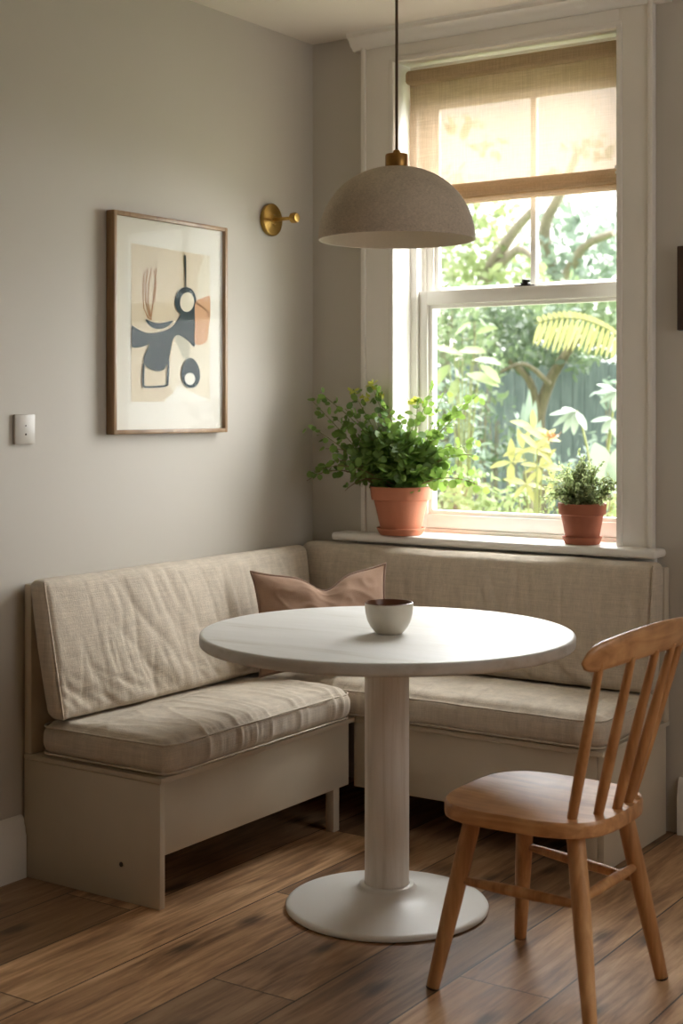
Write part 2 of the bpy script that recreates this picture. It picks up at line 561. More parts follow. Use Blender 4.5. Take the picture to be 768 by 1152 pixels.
# window unit: box frame + sashes
win = bpy.data.objects.new('window_1', None); COL.objects.link(win)
tag(win, 'white double-hung sash window onto the garden', 'window', kind='structure')
b = MB()
b.box((OX0 - 0.019, 0.001, OZ0 - 0.02), (OX0, 0.108, OZ1 + 0.018), 0.001)          # reveal linings
b.box((OX1, 0.001, OZ0 - 0.02), (OX1 + 0.019, 0.108, OZ1 + 0.018), 0.001)
b.box((OX0 - 0.001, 0.001, OZ1), (OX1 + 0.001, 0.108, OZ1 + 0.0185), 0.001)
b.box((OX0 - 0.0185, 0.100, OZ0), (OX0 + 0.027, 0.1165, OZ1 + 0.015), 0.004)         # stop beads
b.box((OX1 - 0.022, 0.100, OZ0), (OX1 + 0.0185, 0.1165, OZ1 + 0.015), 0.004)
b.box((OX0 + 0.02, 0.1005, OZ1 - 0.022), (OX1 - 0.02, 0.116, OZ1 + 0.0155), 0.004)
b.box((OX0 - 0.018, 0.117, OZ0), (OX0 + 0.0205, 0.262, OZ1 + 0.014), 0.001)          # box frame behind
b.box((OX1 - 0.0165, 0.117, OZ0), (OX1 + 0.018, 0.262, OZ1 + 0.014), 0.001)
b.box((OX0 + 0.018, 0.1172, OZ1 - 0.020), (OX1 - 0.018, 0.262, OZ1 + 0.0145), 0.001)
b.box((OX0 + 0.0203, 0.1565, 1.84), (OX0 + 0.034, 0.1625, OZ1 - 0.02), 0.001)       # parting bead
b.box((OX0 - 0.0188, 0.113, OZ0 - 0.025), (OX1 + 0.0188, 0.36, 0.951), 0.003)        # outer sill
b.build('window_frame', M['sash'], win, 35)


def sash(name, y0, y1, z0, z1, top, bot, bars):
    r = MB()
    a0, a1, c0, c1 = 0.4015, 0.443, 1.219, 1.2495
    r.box((a0, y0, z0), (a1, y1, z1), 0.003)
    r.box((c0, y0, z0), (c1, y1, z1), 0.003)
    r.box((a1 - 0.004, y0 + 0.0004, z0 + 0.0003), (c0 + 0.004, y1 - 0.0004, z0 + bot), 0.003)
    r.box((a1 - 0.004, y0 + 0.0004, z1 - top), (c0 + 0.004, y1 - 0.0004, z1 - 0.0003), 0.003)
    gx0, gx1, gz0, gz1 = a1, c0, z0 + bot, z1 - top
    e = 0.016
    yo = y0 + 0.011
    r.box((gx0 - 0.003, yo, gz0 - 0.003), (gx0 + e, y1 - 0.003, gz1 + 0.003), 0.005)
    r.box((gx1 - e, yo, gz0 - 0.003), (gx1 + 0.003, y1 - 0.003, gz1 + 0.003), 0.005)
    r.box((gx0, yo + 0.0004, gz0 - 0.0025), (gx1, y1 - 0.0034, gz0 + e), 0.005)
    r.box((gx0, yo + 0.0004, gz1 - e), (gx1, y1 - 0.0034, gz1 + 0.0025), 0.005)
    for bx in bars:
        r.box((bx - 0.011, y0 + 0.008, gz0), (bx + 0.011, y1 - 0.0032, gz1), 0.004)
    so = r.build(name, M['sash'], win, 35)
    g = MB()
    ym = (yo + y1) / 2 + 0.006
    g.box((gx0 + 0.006, ym, gz0 + 0.006), (gx1 - 0.006, ym + 0.003, gz1 - 0.006))
    g.build('pane', M['glass'], so)
    return so


low = sash('lower_sash', 0.118, 0.155, 0.952, 1.842, 0.052, 0.052, ())
upp = sash('upper_sash', 0.1635, 0.200, 1.796, 2.664, 0.115, 0.045, (0.856,))
# sash lock on the meeting rail
b = MB()
b.box((0.805, 0.122, 1.8425), (0.885, 0.148, 1.8465), 0.001)
b.box((0.83, 0.121, 1.8465), (0.86, 0.145, 1.856), 0.003)
b.lathe([(0, 0.8), (0.008, 0.8), (0.012, 0.806), (0.012, 0.813), (0, 0.816)], 16, Matrix.Translation((0.845, 0.130, 1.053)))
b.tube([(0.848, 0.13, 1.859), (0.868, 0.126, 1.862)], 0.0045, 8)
b.build('sash_lock', M['black'], low, 40)

# ------------------------------------------------------------------ roman blind
bl = thing('roman_blind', 'sheer beige linen blind half lowered in the window', 'blind', (0.828, 0.045, 2.65))
BX0, BX1 = 0.402 - 0.828, 1.248 - 0.828
b = MB(); b.box((BX0, -0.026, -0.046), (BX1, 0.022, 0.006), 0.014, 3); b.build('head_roll', M['blind_thick'], bl, 50)


def cloth(name, x0, x1, z0, z1, yf, mat, nx=60, nz=40, parent=None, thick=0.0012):
    vs, fs = [], []
    for j in range(nz + 1):
        for i in range(nx + 1):
            u, v = i / nx, j / nz
            x = x0 + (x1 - x0) * u
            z = z0 + (z1 - z0) * v
            vs.append((x, yf(u, v), z))
    for j in range(nz):
        for i in range(nx):
            a = j * (nx + 1) + i
            fs.append((a, a + 1, a + nx + 2, a + nx + 1))
    return raw(name, vs, fs, mat, parent)


cloth('fabric_panel', BX0 + 0.006, BX1 - 0.006, -0.50, -0.044,
      lambda u, v: 0.004 + 0.0035 * noise.noise(Vector((u * 5, v * 2, 3))) + 0.002 * math.sin(v * 9), M['blind'], 60, 40, bl)
# stacked fold at the bottom: a soft pleat profile swept along the width
def fold(name, prof, mat, dx=0.0):
    vs, fs = [], []
    nx = 60
    n = len(prof)
    for i in range(nx + 1):
        u = i / nx
        x = BX0 - dx + (BX1 - BX0 + 2 * dx) * u
        sag = 0.003 * noise.noise(Vector((u * 6, prof[0][1] * 9, 1.3)))
        for (y, z) in prof:
            vs.append((x, y + sag, z + sag * 0.7))
    for i in range(nx):
        for k in range(n - 1):
            a = i * n + k
            fs.append((a, a + n, a + n + 1, a + 1))
    # end caps
    fs.append(tuple(range(n))); fs.append(tuple(nx * n + k for k in range(n))[::-1])
    return raw(name, vs, fs, mat, bl)
fold('bottom_fold', [(0.004, -0.428), (-0.008, -0.440), (-0.020, -0.462), (-0.023, -0.478), (-0.014, -0.484), (0.0, -0.484), (0.01, -0.47), (0.008, -0.43)], M['blind_thick'])
fold('hem_bar', [(0.002, -0.4845), (-0.014, -0.4855), (-0.017, -0.494), (-0.010, -0.503), (0.002, -0.505), (0.008, -0.495)], M['blind_thick'])
b = MB(); b.tube([(BX1 + 0.002, 0.0, -0.02), (BX1 + 0.003, -0.004, -0.25), (BX1 + 0.002, -0.012, -0.43)], 0.0018, 6)
b.tube([(BX1 - 0.002, -0.022, -0.43), (BX1 - 0.002, -0.03, -0.43)], 0.007, 10)
b.tube([(BX1 - 0.002, -0.022, -0.448), (BX1 - 0.002, -0.03, -0.448)], 0.005, 10)
b.build('pull_cord', M['sash'], bl, 50)

# ------------------------------------------------------------------ corner bench
EX = 1.44     # right end
BD = 0.54
bench = thing('corner_bench', 'cream painted L-shaped corner bench under the window', 'bench', (0, 0, 0))
b = MB(); b.box((0.010, -1.518, 0.001), (BD + 0.004, -1.496, 0.352), 0.002); pe = b.build('end_panel', M['bench'], bench, 35)
b = MB(); b.lathe([(0, 0), (0.007, 0), (0.007, 0.0015), (0, 0.002)], 16, Matrix.Translation((0.40, -1.518, 0.105)) @ Matrix.Rotation(PI / 2, 4, 'X')); b.build('plug', M['hole'], pe)
b = MB(); b.box((EX - 0.022, -BD + 0.01, 0.001), (EX, -0.026, 0.352), 0.002); b.build('end_panel', M['bench'], bench, 35)
b = MB(); b.box((BD - 0.02, -1.4955, 0.147), (BD, -0.561, 0.352), 0.002); b.build('front_panel', M['bench'], bench, 35)
b = MB(); b.box((BD + 0.001, -BD + 0.008, 0.135), (EX - 0.023, -BD + 0.028, 0.352), 0.002); b.build('front_panel', M['bench'], bench, 35)
b = MB(); b.box((0.010, -1.521, 0.353), (BD + 0.012, -0.004, 0.369), 0.003); b.build('seat_board', M['bench'], bench, 35)
b = MB(); b.box((BD + 0.0125, -BD - 0.006, 0.353), (EX + 0.004, -0.004, 0.369), 0.003); b.build('seat_board', M['bench'], bench, 35)
b = MB(); b.box((0.010, -1.518, 0.3695), (0.040, -0.004, 0.876), 0.004); b.build('back_panel', M['bench'], bench, 35)
b = MB(); b.box((0.041, -0.044, 0.3695), (EX + 0.002, -0.004, 0.876), 0.004); b.build('back_panel', M['bench'], bench, 35)
b = MB(); b.box((0.495, -0.632, 0.001), (0.528, -0.600, 0.352), 0.002); b.build('leg', M['bench'], bench, 35)
b = MB(); b.box((EX - 0.07, -BD + 0.009, 0.001), (EX - 0.0225, -BD + 0.032, 0.352), 0.002); b.build('leg', M['bench'], bench, 35)


# ------------------------------------------------------------------ cushions
def round_box(h, r, step, fn):
    """grid-subdivided box with half sizes h, edges rounded by r; fn(p, n, uvw) -> final position"""
    h = Vector(h)
    N = [max(4, int(round(2 * h[i] / step))) for i in range(3)]
    idx = {}
    vs, fs = [], []

    def vert(i, j, k):
        key = (i, j, k)
        if key in idx:
            return idx[key]
        g = Vector((i / N[0] * 2 - 1, j / N[1] * 2 - 1, k / N[2] * 2 - 1))
        p = Vector((g.x * h.x, g.y * h.y, g.z * h.z))
        q = Vector([max(-(h[a] - r), min(h[a] - r, p[a])) for a in range(3)])
        d = p - q
        n = d.normalized() if d.length > 1e-9 else Vector((0, 0, 1))
        pos = q + n * r if d.length > 1e-9 else p
        idx[key] = len(vs)
        vs.append(fn(pos, n, g))
        return idx[key]

    for ax in range(3):
        o = [a for a in range(3) if a != ax]
        for side in (0, N[ax]):
            for i in range(N[o[0]]):
                for j in range(N[o[1]]):
                    def k(a, c):
                        t = [0, 0, 0]
                        t[ax] = side; t[o[0]] = a; t[o[1]] = c
                        return vert(*t)
                    f = (k(i, j), k(i + 1, j), k(i + 1, j + 1), k(i, j + 1))
                    flip = (side == 0) ^ (ax == 1)
                    fs.append(f[::-1] if flip else f)
    return vs, fs


def wrinkle(u, v, seed, su=7.0, sv=2.0):
    """soft folds: long along v, short along u"""
    w = noise.noise(Vector((u * 1.6, v * 1.6, seed)))
    a = noise.noise(Vector((u * su + w * 1.4, v * sv + w * 0.6, seed + 5)))
    c = noise.noise(Vector((u * su * 2.3 + w * 2, v * sv * 1.7, seed + 9)))
    r = 1 - abs(noise.noise(Vector((u * su * 1.3 - w * 2, v * sv * 0.8, seed + 17)))) * 2
    r = max(0, r - 0.55) / 0.45
    f = noise.noise(Vector((u * su * 4.2 + a * 1.5, v * sv * 4.0 + c, seed + 23)))
    f2 = 1 - abs(noise.noise(Vector((u * su * 2.6 + w * 3, v * sv * 1.5 + a, seed + 31)))) * 2
    f2 = max(0, f2 - 0.6) / 0.4
    return a * 0.5 + c * 0.3 + r * r * 0.7 + f * 0.22 + f2 * f2 * 0.4


def seat_cushion(name, lo, hi, seed, front_axis, label):
    lo, hi = Vector(lo), Vector(hi)
    c, h = (lo + hi) / 2, (hi - lo) / 2

    def fn(p, n, g):
        top = max(0, n.z)
        e = (1 - abs(g.x) ** 3) * (1 - abs(g.y) ** 3)
        q = Vector(p)
        fr_ = g.x if front_axis == 'x' else -g.y
        sb_ = min(1.0, max(0.0, (fr_ + 0.62) / 0.5))
        sb_ = sb_ * sb_ * (3 - 2 * sb_)
        if front_axis == 'y':
            sb_ *= min(1.0, max(0.0, (g.x + 0.80) / 0.25))
        if g.z > 0:
            q.z += 0.017 * e * sb_
        # sides bulge
        sb = (1 - g.z * g.z)
        q.x += 0.008 * sb * (g.x if abs(g.x) > 0.9 else 0)
        q.y += 0.008 * sb * (g.y if abs(g.y) > 0.9 else 0)
        if front_axis == 'x':
            u, v, fr = q.y, q.x, g.x
        else:
            u, v, fr = q.x, -q.y, -g.y
        amp = 0.0105 * (0.55 + 0.45 * max(0, fr)) * (0.15 + 0.85 * sb_)
        wv = wrinkle(u, v, seed, 6.5, 2.6)
        if g.z > -0.75:
            q += n * amp * wv * (0.35 + 0.65 * min(1, (g.z + 0.75) / 0.8))
        q.z += 0.006 * sb_ * noise.noise(Vector((u * 2.5, v * 2.5, seed + 3))) * (1 if g.z > 0 else 0)
        if sb_ < 1 and g.z > 0:
            q.z = min(q.z, h.z + 0.002 + 0.03 * sb_)
        q.z = max(q.z, -h.z)
        return q
    vs, fs = round_box(h, 0.038, 0.0075, fn)
    o = raw(name, vs, fs, M['linen'])
    o.location = c
    tag(o, label, 'cushion', 'linen bench cushions')
    # welt seam round the upper and lower edges
    for zz in (h.z - 0.016, -h.z + 0.014):
        b = MB()
        pts = []
        rr = 0.038
        hx, hy = h.x + 0.004, h.y + 0.004
        for cx_, cy_, a0 in ((hx - rr, hy - rr, 0), (-hx + rr, hy - rr, PI / 2), (-hx + rr, -hy + rr, PI), (hx - rr, -hy + rr, 1.5 * PI)):
            for k in range(7):
                a = a0 + PI / 2 * k / 6
                pts.append(Vector((cx_ + rr * math.cos(a), cy_ + rr * math.sin(a), zz + 0.002 * noise.noise(Vector((cx_ * 9 + k, cy_ * 9, seed))))))
        dense = []
        for i in range(len(pts)):
            p, q = pts[i], pts[(i + 1) % len(pts)]
            m = max(1, int((q - p).length / 0.03))
            for j in range(m):
                w_ = p.lerp(q, j / m)
                w_.z += 0.0022 * noise.noise(Vector((w_.x * 11, w_.y * 11, seed + 1)))
                dense.append(w_)
        dense.append(dense[0] + Vector((0.0001, 0, 0)))
        b.tube(dense, 0.0032, 6)
        b.build('seam', M['linen'], o, 60)
    return o


seat_cushion('seat_cushion', (0.088, -1.522, 0.3695), (0.572, -0.600, 0.478), 1.0, 'x', 'linen seat cushion on the left arm of the bench')
seat_cushion('seat_cushion', (0.090, -0.568, 0.3695), (1.442, -0.088, 0.478), 7.0, 'y', 'linen seat cushion below the window, right of the pedestal')


def back_cushion(label, seed, length, zlo, zhi, place, thick=0.08):
    """local: x along the length, y thickness (+y = back), z up; leaning mapping by place()"""
    h = Vector((length / 2, thick / 2, (zhi - zlo) / 2))

    def fn(p, n, g):
        q = Vector(p)
        e = (1 - abs(g.x) ** 4) * (1 - abs(g.z) ** 4)
        if g.y < 0:
            q.y -= 0.018 * e
            q.y += 0.0085 * wrinkle(q.x + 0.25 * q.z, q.z, seed, 6.0, 1.6) * (0.45 + 0.55 * e)
            pk = math.exp(-((g.z + 0.75) / 0.4) ** 2)
            q.y += 0.008 * pk * wrinkle(q.z * 1.2 + q.x * 0.8, q.x, seed + 40, 7.0, 2.5)
            q.y += 0.008 * noise.noise(Vector((q.x * 2.2, q.z * 3, seed + 2)))
        if n.z > 0.3:
            q.z += 0.006 * noise.noise(Vector((q.x * 4, q.y * 4, seed)))
        if abs(g.x) > 0.99:
            q.x += 0.006 * (1 - g.z * g.z) * g.x
        return place(q, g)
    vs, fs = round_box(h, min(0.026, thick * 0.38), 0.0075, fn)
    o = raw('back_cushion', vs, fs, M['linen'])
    tag(o, label, 'cushion', 'linen bench cushions')
    return o, h


# left: length along y, front faces +x; leans so the foot stands further out
LL0, LL1 = -1.538, -0.238
def place_left(q, g):
    zn = (g.z + 1) / 2
    x = 0.076 - q.y + 0.080 * (1 - zn)
    y = (LL0 + LL1) / 2 + q.x
    if g.x > 0:
        y += 0.058 * zn * g.x
    z = 0.689 + q.z
    return Vector((max(x, 0.0415), y, z))
lb, lh = back_cushion('tall linen back cushion against the left wall', 21.0, LL1 - LL0, 0.487, 0.894, place_left, 0.072)
def place_right(q, g):
    zn = (g.z + 1) / 2
    y = -0.101 + q.y - 0.055 * (1 - zn)
    x = 0.748 + q.x
    return Vector((x, min(y, -0.0455), 0.692 + q.z))
rb, rh = back_cushion('long linen back cushion below the window sill', 33.0, 1.40, 0.487, 0.900, place_right, 0.094)
# piped seams down the free ends, front and top edges
def seam(parent, pts):
    b = MB(); b.tube(pts, 0.0030, 6); b.build('seam', M['linen'], parent, 60)
T_ = [i / 14 for i in range(15)]
seam(lb, [(0.108 + 0.080 * (1 - t), LL0 + 0.006, 0.492 + 0.395 * t) for t in T_])
seam(rb, [(1.443, -0.148 - 0.055 * (1 - t), 0.494 + 0.398 * t) for t in T_])

# ------------------------------------------------------------------ throw pillow
def make_pillow():
    W2, H2, T = 0.236, 0.174, 0.066
    nx, nz = 70, 54
    vs, fs, rim = [], [], []

    def edge(u, v):
        # outline pulled in between the corners, dog-eared corners
        x = u * W2 * (1 - 0.07 * (1 - v * v) + 0.02 * abs(v) ** 6)
        z = v * H2 * (1 - 0.10 * (1 - u * u) + 0.02 * abs(u) ** 6)
        # chop at the top centre
        if v > 0:
            z -= 0.050 * math.exp(-((u - 0.05) / 0.26) ** 2) * v * v + 0.012 * v * v * (1 - u * u)
        return x, z

    for side in (-1, 1):
        for j in range(nz + 1):
            for i in range(nx + 1):
                u, v = i / nx * 2 - 1, j / nz * 2 - 1
                x, z = edge(u, v)
                t = T * ((1 - u * u) ** 0.55) * ((1 - v * v) ** 0.55)
                if v > 0:
                    t *= 1 - 0.45 * math.exp(-((u + 0.02) / 0.16) ** 2) * v
                wr = noise.noise(Vector((u * 2.2 + v, v * 2.4 - u * 0.8, 4 + side)))
                wr2 = 1 - abs(noise.noise(Vector((u * 3.0 + v * 2.5, v * 2.0 - u * 1.5, 8.0 + side)))) * 2
                t += (0.008 * wr + 0.006 * max(0, wr2 - 0.5)) * min(1, 4 * (1 - u * u) * (1 - v * v))
                vs.append(Vector((x, side * t, z)))
    n1 = (nx + 1) * (nz + 1)
    for s in (0, 1):
        for j in range(nz):
            for i in range(nx):
                a = s * n1 + j * (nx + 1) + i
                f = (a, a + 1, a + nx + 2, a + nx + 1)
                fs.append(f if s == 0 else f[::-1])
    ring = [(i / nx * 2 - 1, -1) for i in range(nx)] + [(1, j / nz * 2 - 1) for j in range(nz)] + \
           [(1 - i / nx * 2, 1) for i in range(nx)] + [(-1, 1 - j / nz * 2) for j in range(nz)]
    rim = [Vector((edge(u, v)[0] * 1.008, 0, edge(u, v)[1] * 1.008)) for u, v in ring]
    o = raw('throw_pillow', vs, fs, M['pillow'])
    tag(o, 'crumpled taupe pillow with piped edge in the bench corner', 'pillow')
    b = MB(); b.tube(rim + [rim[0] + Vector((0.0003, 0, 0))], 0.0042, 8); b.build('piping', M['piping'], o, 60)
    return o


pil = make_pillow()
pil.rotation_euler = (math.radians(-15), math.radians(-1.5), math.radians(50))
pil.location = (0.388, -0.487, 0.677)

# ------------------------------------------------------------------ table
TX, TY = 1.05, -1.135
tab = thing('pedestal_table', 'round white pedestal table in front of the bench', 'table', (TX, TY, 0))
b = MB()
R0 = 0.525
b.lathe([(0, 0.740), (R0 - 0.012, 0.740), (R0 - 0.005, 0.7415), (R0 - 0.001, 0.745), (R0, 0.750), (R0, 0.768), (R0 - 0.0015, 0.7725), (R0 - 0.005, 0.775), (R0 - 0.010, 0.7755), (0, 0.7755)], 128)
b.build('tabletop', M['table'], tab, 40)
b = MB(); b.lathe([(0.0, 0.060), (0.0625, 0.060), (0.0625, 0.735), (0.075, 0.7385), (0, 0.7395)], 64); b.build('column', M['column'], tab, 40)
b = MB()
b.lathe([(0, 0.0005), (0.278, 0.0005), (0.284, 0.004), (0.285, 0.010), (0.281, 0.0155), (0.270, 0.018), (0.20, 0.0255), (0.14, 0.034), (0.108, 0.042), (0.088, 0.052), (0.080, 0.060), (0.078, 0.066), (0.074, 0.069), (0.064, 0.070), (0.064, 0.058), (0, 0.058)], 96)
b.build('base', M['base'], tab, 50)

# cup
cup = thing('cup', 'small cream stoneware cup with brown inside on the table', 'cup', (1.078, -1.168, 0.776))
b = MB()
b.lathe([(0, 0.003), (0.030, 0.003), (0.031, 0.0), (0.036, 0.0), (0.040, 0.004), (0.052, 0.018), (0.061, 0.036), (0.066, 0.056), (0.0675, 0.074), (0.0675, 0.082), (0.0668, 0.0845)], 64)
b.build('body', M['cup_out'], cup, 50)
b = MB()
b.lathe([(0.0668, 0.0845), (0.0655, 0.0865), (0.0635, 0.0865), (0.0625, 0.083), (0.061, 0.06), (0.054, 0.036), (0.042, 0.016), (0.025, 0.009), (0, 0.008)], 64)
b.build('brown_lining', M['cup_in'], cup, 60)


# ------------------------------------------------------------------ chair
ch = thing('spindle_chair', 'honey oak spindle back chair pulled up to the table', 'chair', (1.65, -1.355, 0))
def seat_outline(n=96, grow=0.0):
    pts = []
    for k in range(n):
        a = 2 * PI * k / n
        c, s = math.cos(a), math.sin(a)
        e = 2 / 3.3
        x = math.copysign(abs(c) ** e, c)
        y = math.copysign(abs(s) ** e, s)
        x = 0.213 * x if x > 0 else 0.222 * x
        wid = 0.214 - 0.008 * (x / 0.2)
        pts.append((x * (1 + grow), y * wid * (1 + grow)))
    return pts
b = MB()
levels = [(-0.012, 0.413), (-0.004, 0.414), (0.0, 0.418), (0.0, 0.440), (-0.006, 0.446), (-0.018, 0.4495)]
rings = []
for g, z in levels:
    rings.append([b.bm.verts.new((x, y, z)) for x, y in seat_outline(96, g)])
for a_, c_ in zip(rings, rings[1:]):
    for k in range(96):
        b.bm.faces.new((a_[k], a_[(k + 1) % 96], c_[(k + 1) % 96], c_[k]))
b.bm.faces.new(rings[0][::-1])
prev = rings[-1]
for f_ in (0.85, 0.7, 0.55, 0.4, 0.25, 0.1):
    nxt = []
    for x, y in seat_outline(96, -0.018):
        dip = 0.007 * (1 - f_ ** 2) ** 1.5
        nxt.append(b.bm.verts.new((x * f_ + 0.01 * (1 - f_), y * f_, 0.4495 - dip)))
    for k in range(96):
        b.bm.faces.new((prev[k], prev[(k + 1) % 96], nxt[(k + 1) % 96], nxt[k]))
    prev = nxt
b.bm.faces.new(prev)
b.build('seat', M['oak_x'], ch, 50)
O = Vector((1.65, -1.355, 0))
LEG = {}
for nm, top, foot in (('fl', (1.525, -1.497), (1.447, -1.562)), ('fr', (1.525, -1.215), (1.470, -1.141)),
                      ('bl', (1.790, -1.490), (1.872, -1.588)), ('br', (1.800, -1.235), (1.885, -1.196))):
    t_ = Vector((*top, 0.416)) - O
    f_ = Vector((*foot, 0.0)) - O
    LEG[nm] = (t_, f_)
    b = MB()
    pts = [t_.lerp(f_, s) for s in (0, 0.1, 0.3, 0.5, 0.7, 0.9, 0.985, 1.0)]
    b.tube(pts, [0.0215, 0.022, 0.0225, 0.0215, 0.0195, 0.0172, 0.0162, 0.0150], 20)
    lo_ = b.build('leg', M['oak'], ch, 50)
    b = MB(); b.tube([f_.lerp(t_, 0.012) , f_ + Vector((0, 0, 0.0005))], [0.0167, 0.0155], 16); b.build('foot_cap', M['dark_wood'], lo_, 50)
def legp(nm, z):
    t_, f_ = LEG[nm]
    return f_.lerp(t_, z / 0.416)
def rung(p, q, r=0.0115):
    b = MB()
    b.tube([p.lerp(q, s) for s in (0.0, 0.15, 0.35, 0.5, 0.65, 0.85, 1.0)], [r * 0.75, r * 0.95, r * 1.12, r * 1.15, r * 1.12, r * 0.95, r * 0.75], 14)
    return b.build('stretcher', M['oak'], ch, 50)
rung(legp('fl', 0.262), legp('bl', 0.262))
rung(legp('fr', 0.262), legp('br', 0.240))
rung(legp('bl', 0.275), legp('br', 0.275))
# spindles fan out from the seat into the curved top rail
def rail_x(yy):
    return 1.934 - 0.036 * (yy / 0.24) ** 2 + 0.045 * yy
for k in range(5):
    off = (k - 2) / 2
    p = Vector((1.834 - 0.036 * off * off + 0.018 * off, -1.358 + 0.134 * off, 0.440)) - O
    yt = 0.224 * off
    q = Vector((rail_x(yt), -1.358 + yt, 0.836)) - O
    b = MB()
    b.tube([p.lerp(q, s) for s in (0, 0.15, 0.4, 0.7, 1.0)], [0.0115, 0.0128, 0.0132, 0.0115, 0.0095], 14)
    b.build('spindle', M['oak'], ch, 50)
b = MB()
secs = []
ns = 44
for i in range(ns + 1):
    t = i / ns * 2 - 1
    yy = 0.280 * t
    cx_ = rail_x(yy) if abs(yy) < 0.24 else rail_x(math.copysign(0.24, yy)) - (abs(yy) - 0.24) * 0.30
    end = max(0.0, (abs(t) - 0.72) / 0.28)
    hh = (0.039 - 0.006 * t * t) * math.sqrt(max(0.02, 1 - end ** 2.6))
    th = 0.0125 * math.sqrt(max(0.05, 1 - end ** 2))
    zc = 0.863 - 0.024 * t * t
    lean = 0.22
    sec = []
    for k in range(20):
        a = 2 * PI * k / 20
        c, s = math.cos(a), math.sin(a)
        dx = th * math.copysign(abs(c) ** 0.7, c)
        dz = hh * math.copysign(abs(s) ** 0.75, s)
        sec.append(b.bm.verts.new(Vector((cx_ + dx + dz * lean, -1.358 + yy, zc + dz)) - O))
    secs.append(sec)
for a_, c_ in zip(secs, secs[1:]):
    for k in range(20):
        b.bm.faces.new((a_[k], a_[(k + 1) % 20], c_[(k + 1) % 20], c_[k]))
b.bm.faces.new(secs[0][::-1]); b.bm.faces.new(secs[-1])
b.build('top_rail', M['oak_y'], ch, 60)

# ------------------------------------------------------------------ pendant lamp
pl = thing('pendant_lamp', 'oatmeal dome pendant lamp hanging over the table', 'lamp', (1.073, -1.12, 1.874))
b = MB()
Rl, Hl = 0.221, 0.206
outer = []
for i in range(21):
    a = PI / 2 * i / 20
    outer.append((Rl * math.cos(a) ** 0.92, Hl * math.sin(a) ** 1.02))
outer[-1] = (0.012, Hl)
inner = [(max(0.012, r - 0.006), z - 0.006 if z > 0.01 else z) for r, z in outer]
b.lathe([(Rl - 0.003, -0.001)] + outer, 96)
b.build('shade', M['shade'], pl, 60)
b = MB(); b.lathe([(Rl - 0.003, -0.001)] + inner[:-1] + [(0.012, Hl - 0.006)], 96); b.build('lining', M['shade_in'], pl, 60)
b = MB(); b.lathe([(0, Hl - 0.002), (0.031, Hl - 0.002), (0.032, Hl), (0.032, Hl + 0.032), (0.030, Hl + 0.035), (0.012, Hl + 0.037), (0.009, Hl + 0.046), (0.005, Hl + 0.048), (0, Hl + 0.048)], 40); b.build('brass_cap', M['old_brass'], pl, 40)
b = MB(); b.tube([(0, 0, Hl + 0.045), (0, 0, H - 1.874 - 0.03)], 0.0042, 10); b.build('cord', M['cord'], pl, 60)
b = MB(); b.lathe([(0, H - 1.874 - 0.035), (0.045, H - 1.874 - 0.033), (0.05, H - 1.874 - 0.028), (0.05, H - 1.874 - 0.0005), (0, H - 1.874 - 0.0005)], 32); b.build('ceiling_rose', M['old_brass'], pl, 40)
b = MB(); b.lathe([(0, 0.095), (0.016, 0.097), (0.026, 0.108), (0.030, 0.122), (0.027, 0.138), (0.016, 0.155), (0.014, 0.17), (0.014, Hl - 0.004), (0, Hl - 0.004)], 24); b.build('bulb', M['cup_out'], pl, 60)

# ------------------------------------------------------------------ framed print
FY0, FY1, FZ0, FZ1 = -1.154, -0.572, 1.317, 2.036
pic = thing('framed_print', 'large framed abstract print on the left wall', 'picture', (0.001, (FY0 + FY1) / 2, (FZ0 + FZ1) / 2))
po = Vector(pic.location)
b = MB()
fw = 0.014
def B(lo, hi, bev=0.002):
    b.box(Vector(lo) - po, Vector(hi) - po, bev)
B((0.001, FY0, FZ0), (0.036, FY0 + fw, FZ1)); B((0.001, FY1 - fw, FZ0), (0.036, FY1, FZ1))
B((0.001, FY0 + fw - 0.001, FZ0), (0.0358, FY1 - fw + 0.001, FZ0 + fw)); B((0.001, FY0 + fw - 0.001, FZ1 - fw), (0.0358, FY1 - fw + 0.001, FZ1))
b.build('frame', M['frame'], pic, 35)
b = MB(); B((0.002, FY0 + fw, FZ0 + fw), (0.022, FY1 - fw, FZ1 - fw), 0); b.build('mat_board', M['white_mat'], pic)
b = MB(); B((0.029, FY0 + fw - 0.0005, FZ0 + fw - 0.0005), (0.031, FY1 - fw + 0.0005, FZ1 - fw + 0.0005), 0); b.build('glass', M['picture_glass'], pic)
ART = [mat_plain('print paper beige', srgb(214, 198, 172), 0.9), mat_plain('print cream', srgb(224, 214, 194), 0.9),
       mat_plain('print slate', srgb(40, 54, 58), 0.85), mat_plain('print peach', srgb(206, 160, 124), 0.9),
       mat_plain('print rust line', srgb(176, 132, 96), 0.9), mat_plain('print white', srgb(232, 228, 218), 0.9),
       mat_plain('print greige', srgb(188, 182, 162), 0.9), mat_plain('print pencil', srgb(150, 140, 128), 0.9)]
art_v, art_f, art_m = [], [], []
lay = [0]
def art_pt(cx_, cy_):
    # crop pixels of the print -> wall coordinates
    P_ = on(100 + cx_ * 250 / 768, 210 + cy_ * 290 / 891, 0, 0.024)
    return P_.y, P_.z
def poly(pts, mi):
    pts = [(min(418, max(147, p[0])), min(743.5, max(195 + (p[0] - 147) * 0.166 if p[1] < 300 else 195, p[1]))) for p in pts]
    lay[0] += 1
    x = 0.0226 + 0.00018 * lay[0]
    base = len(art_v)
    for p in pts:
        y, z = art_pt(*p)
        art_v.append(Vector((x, y, z)) - po)
    art_f.append(tuple(range(base, base + len(pts)))[::-1]); art_m.append(mi)
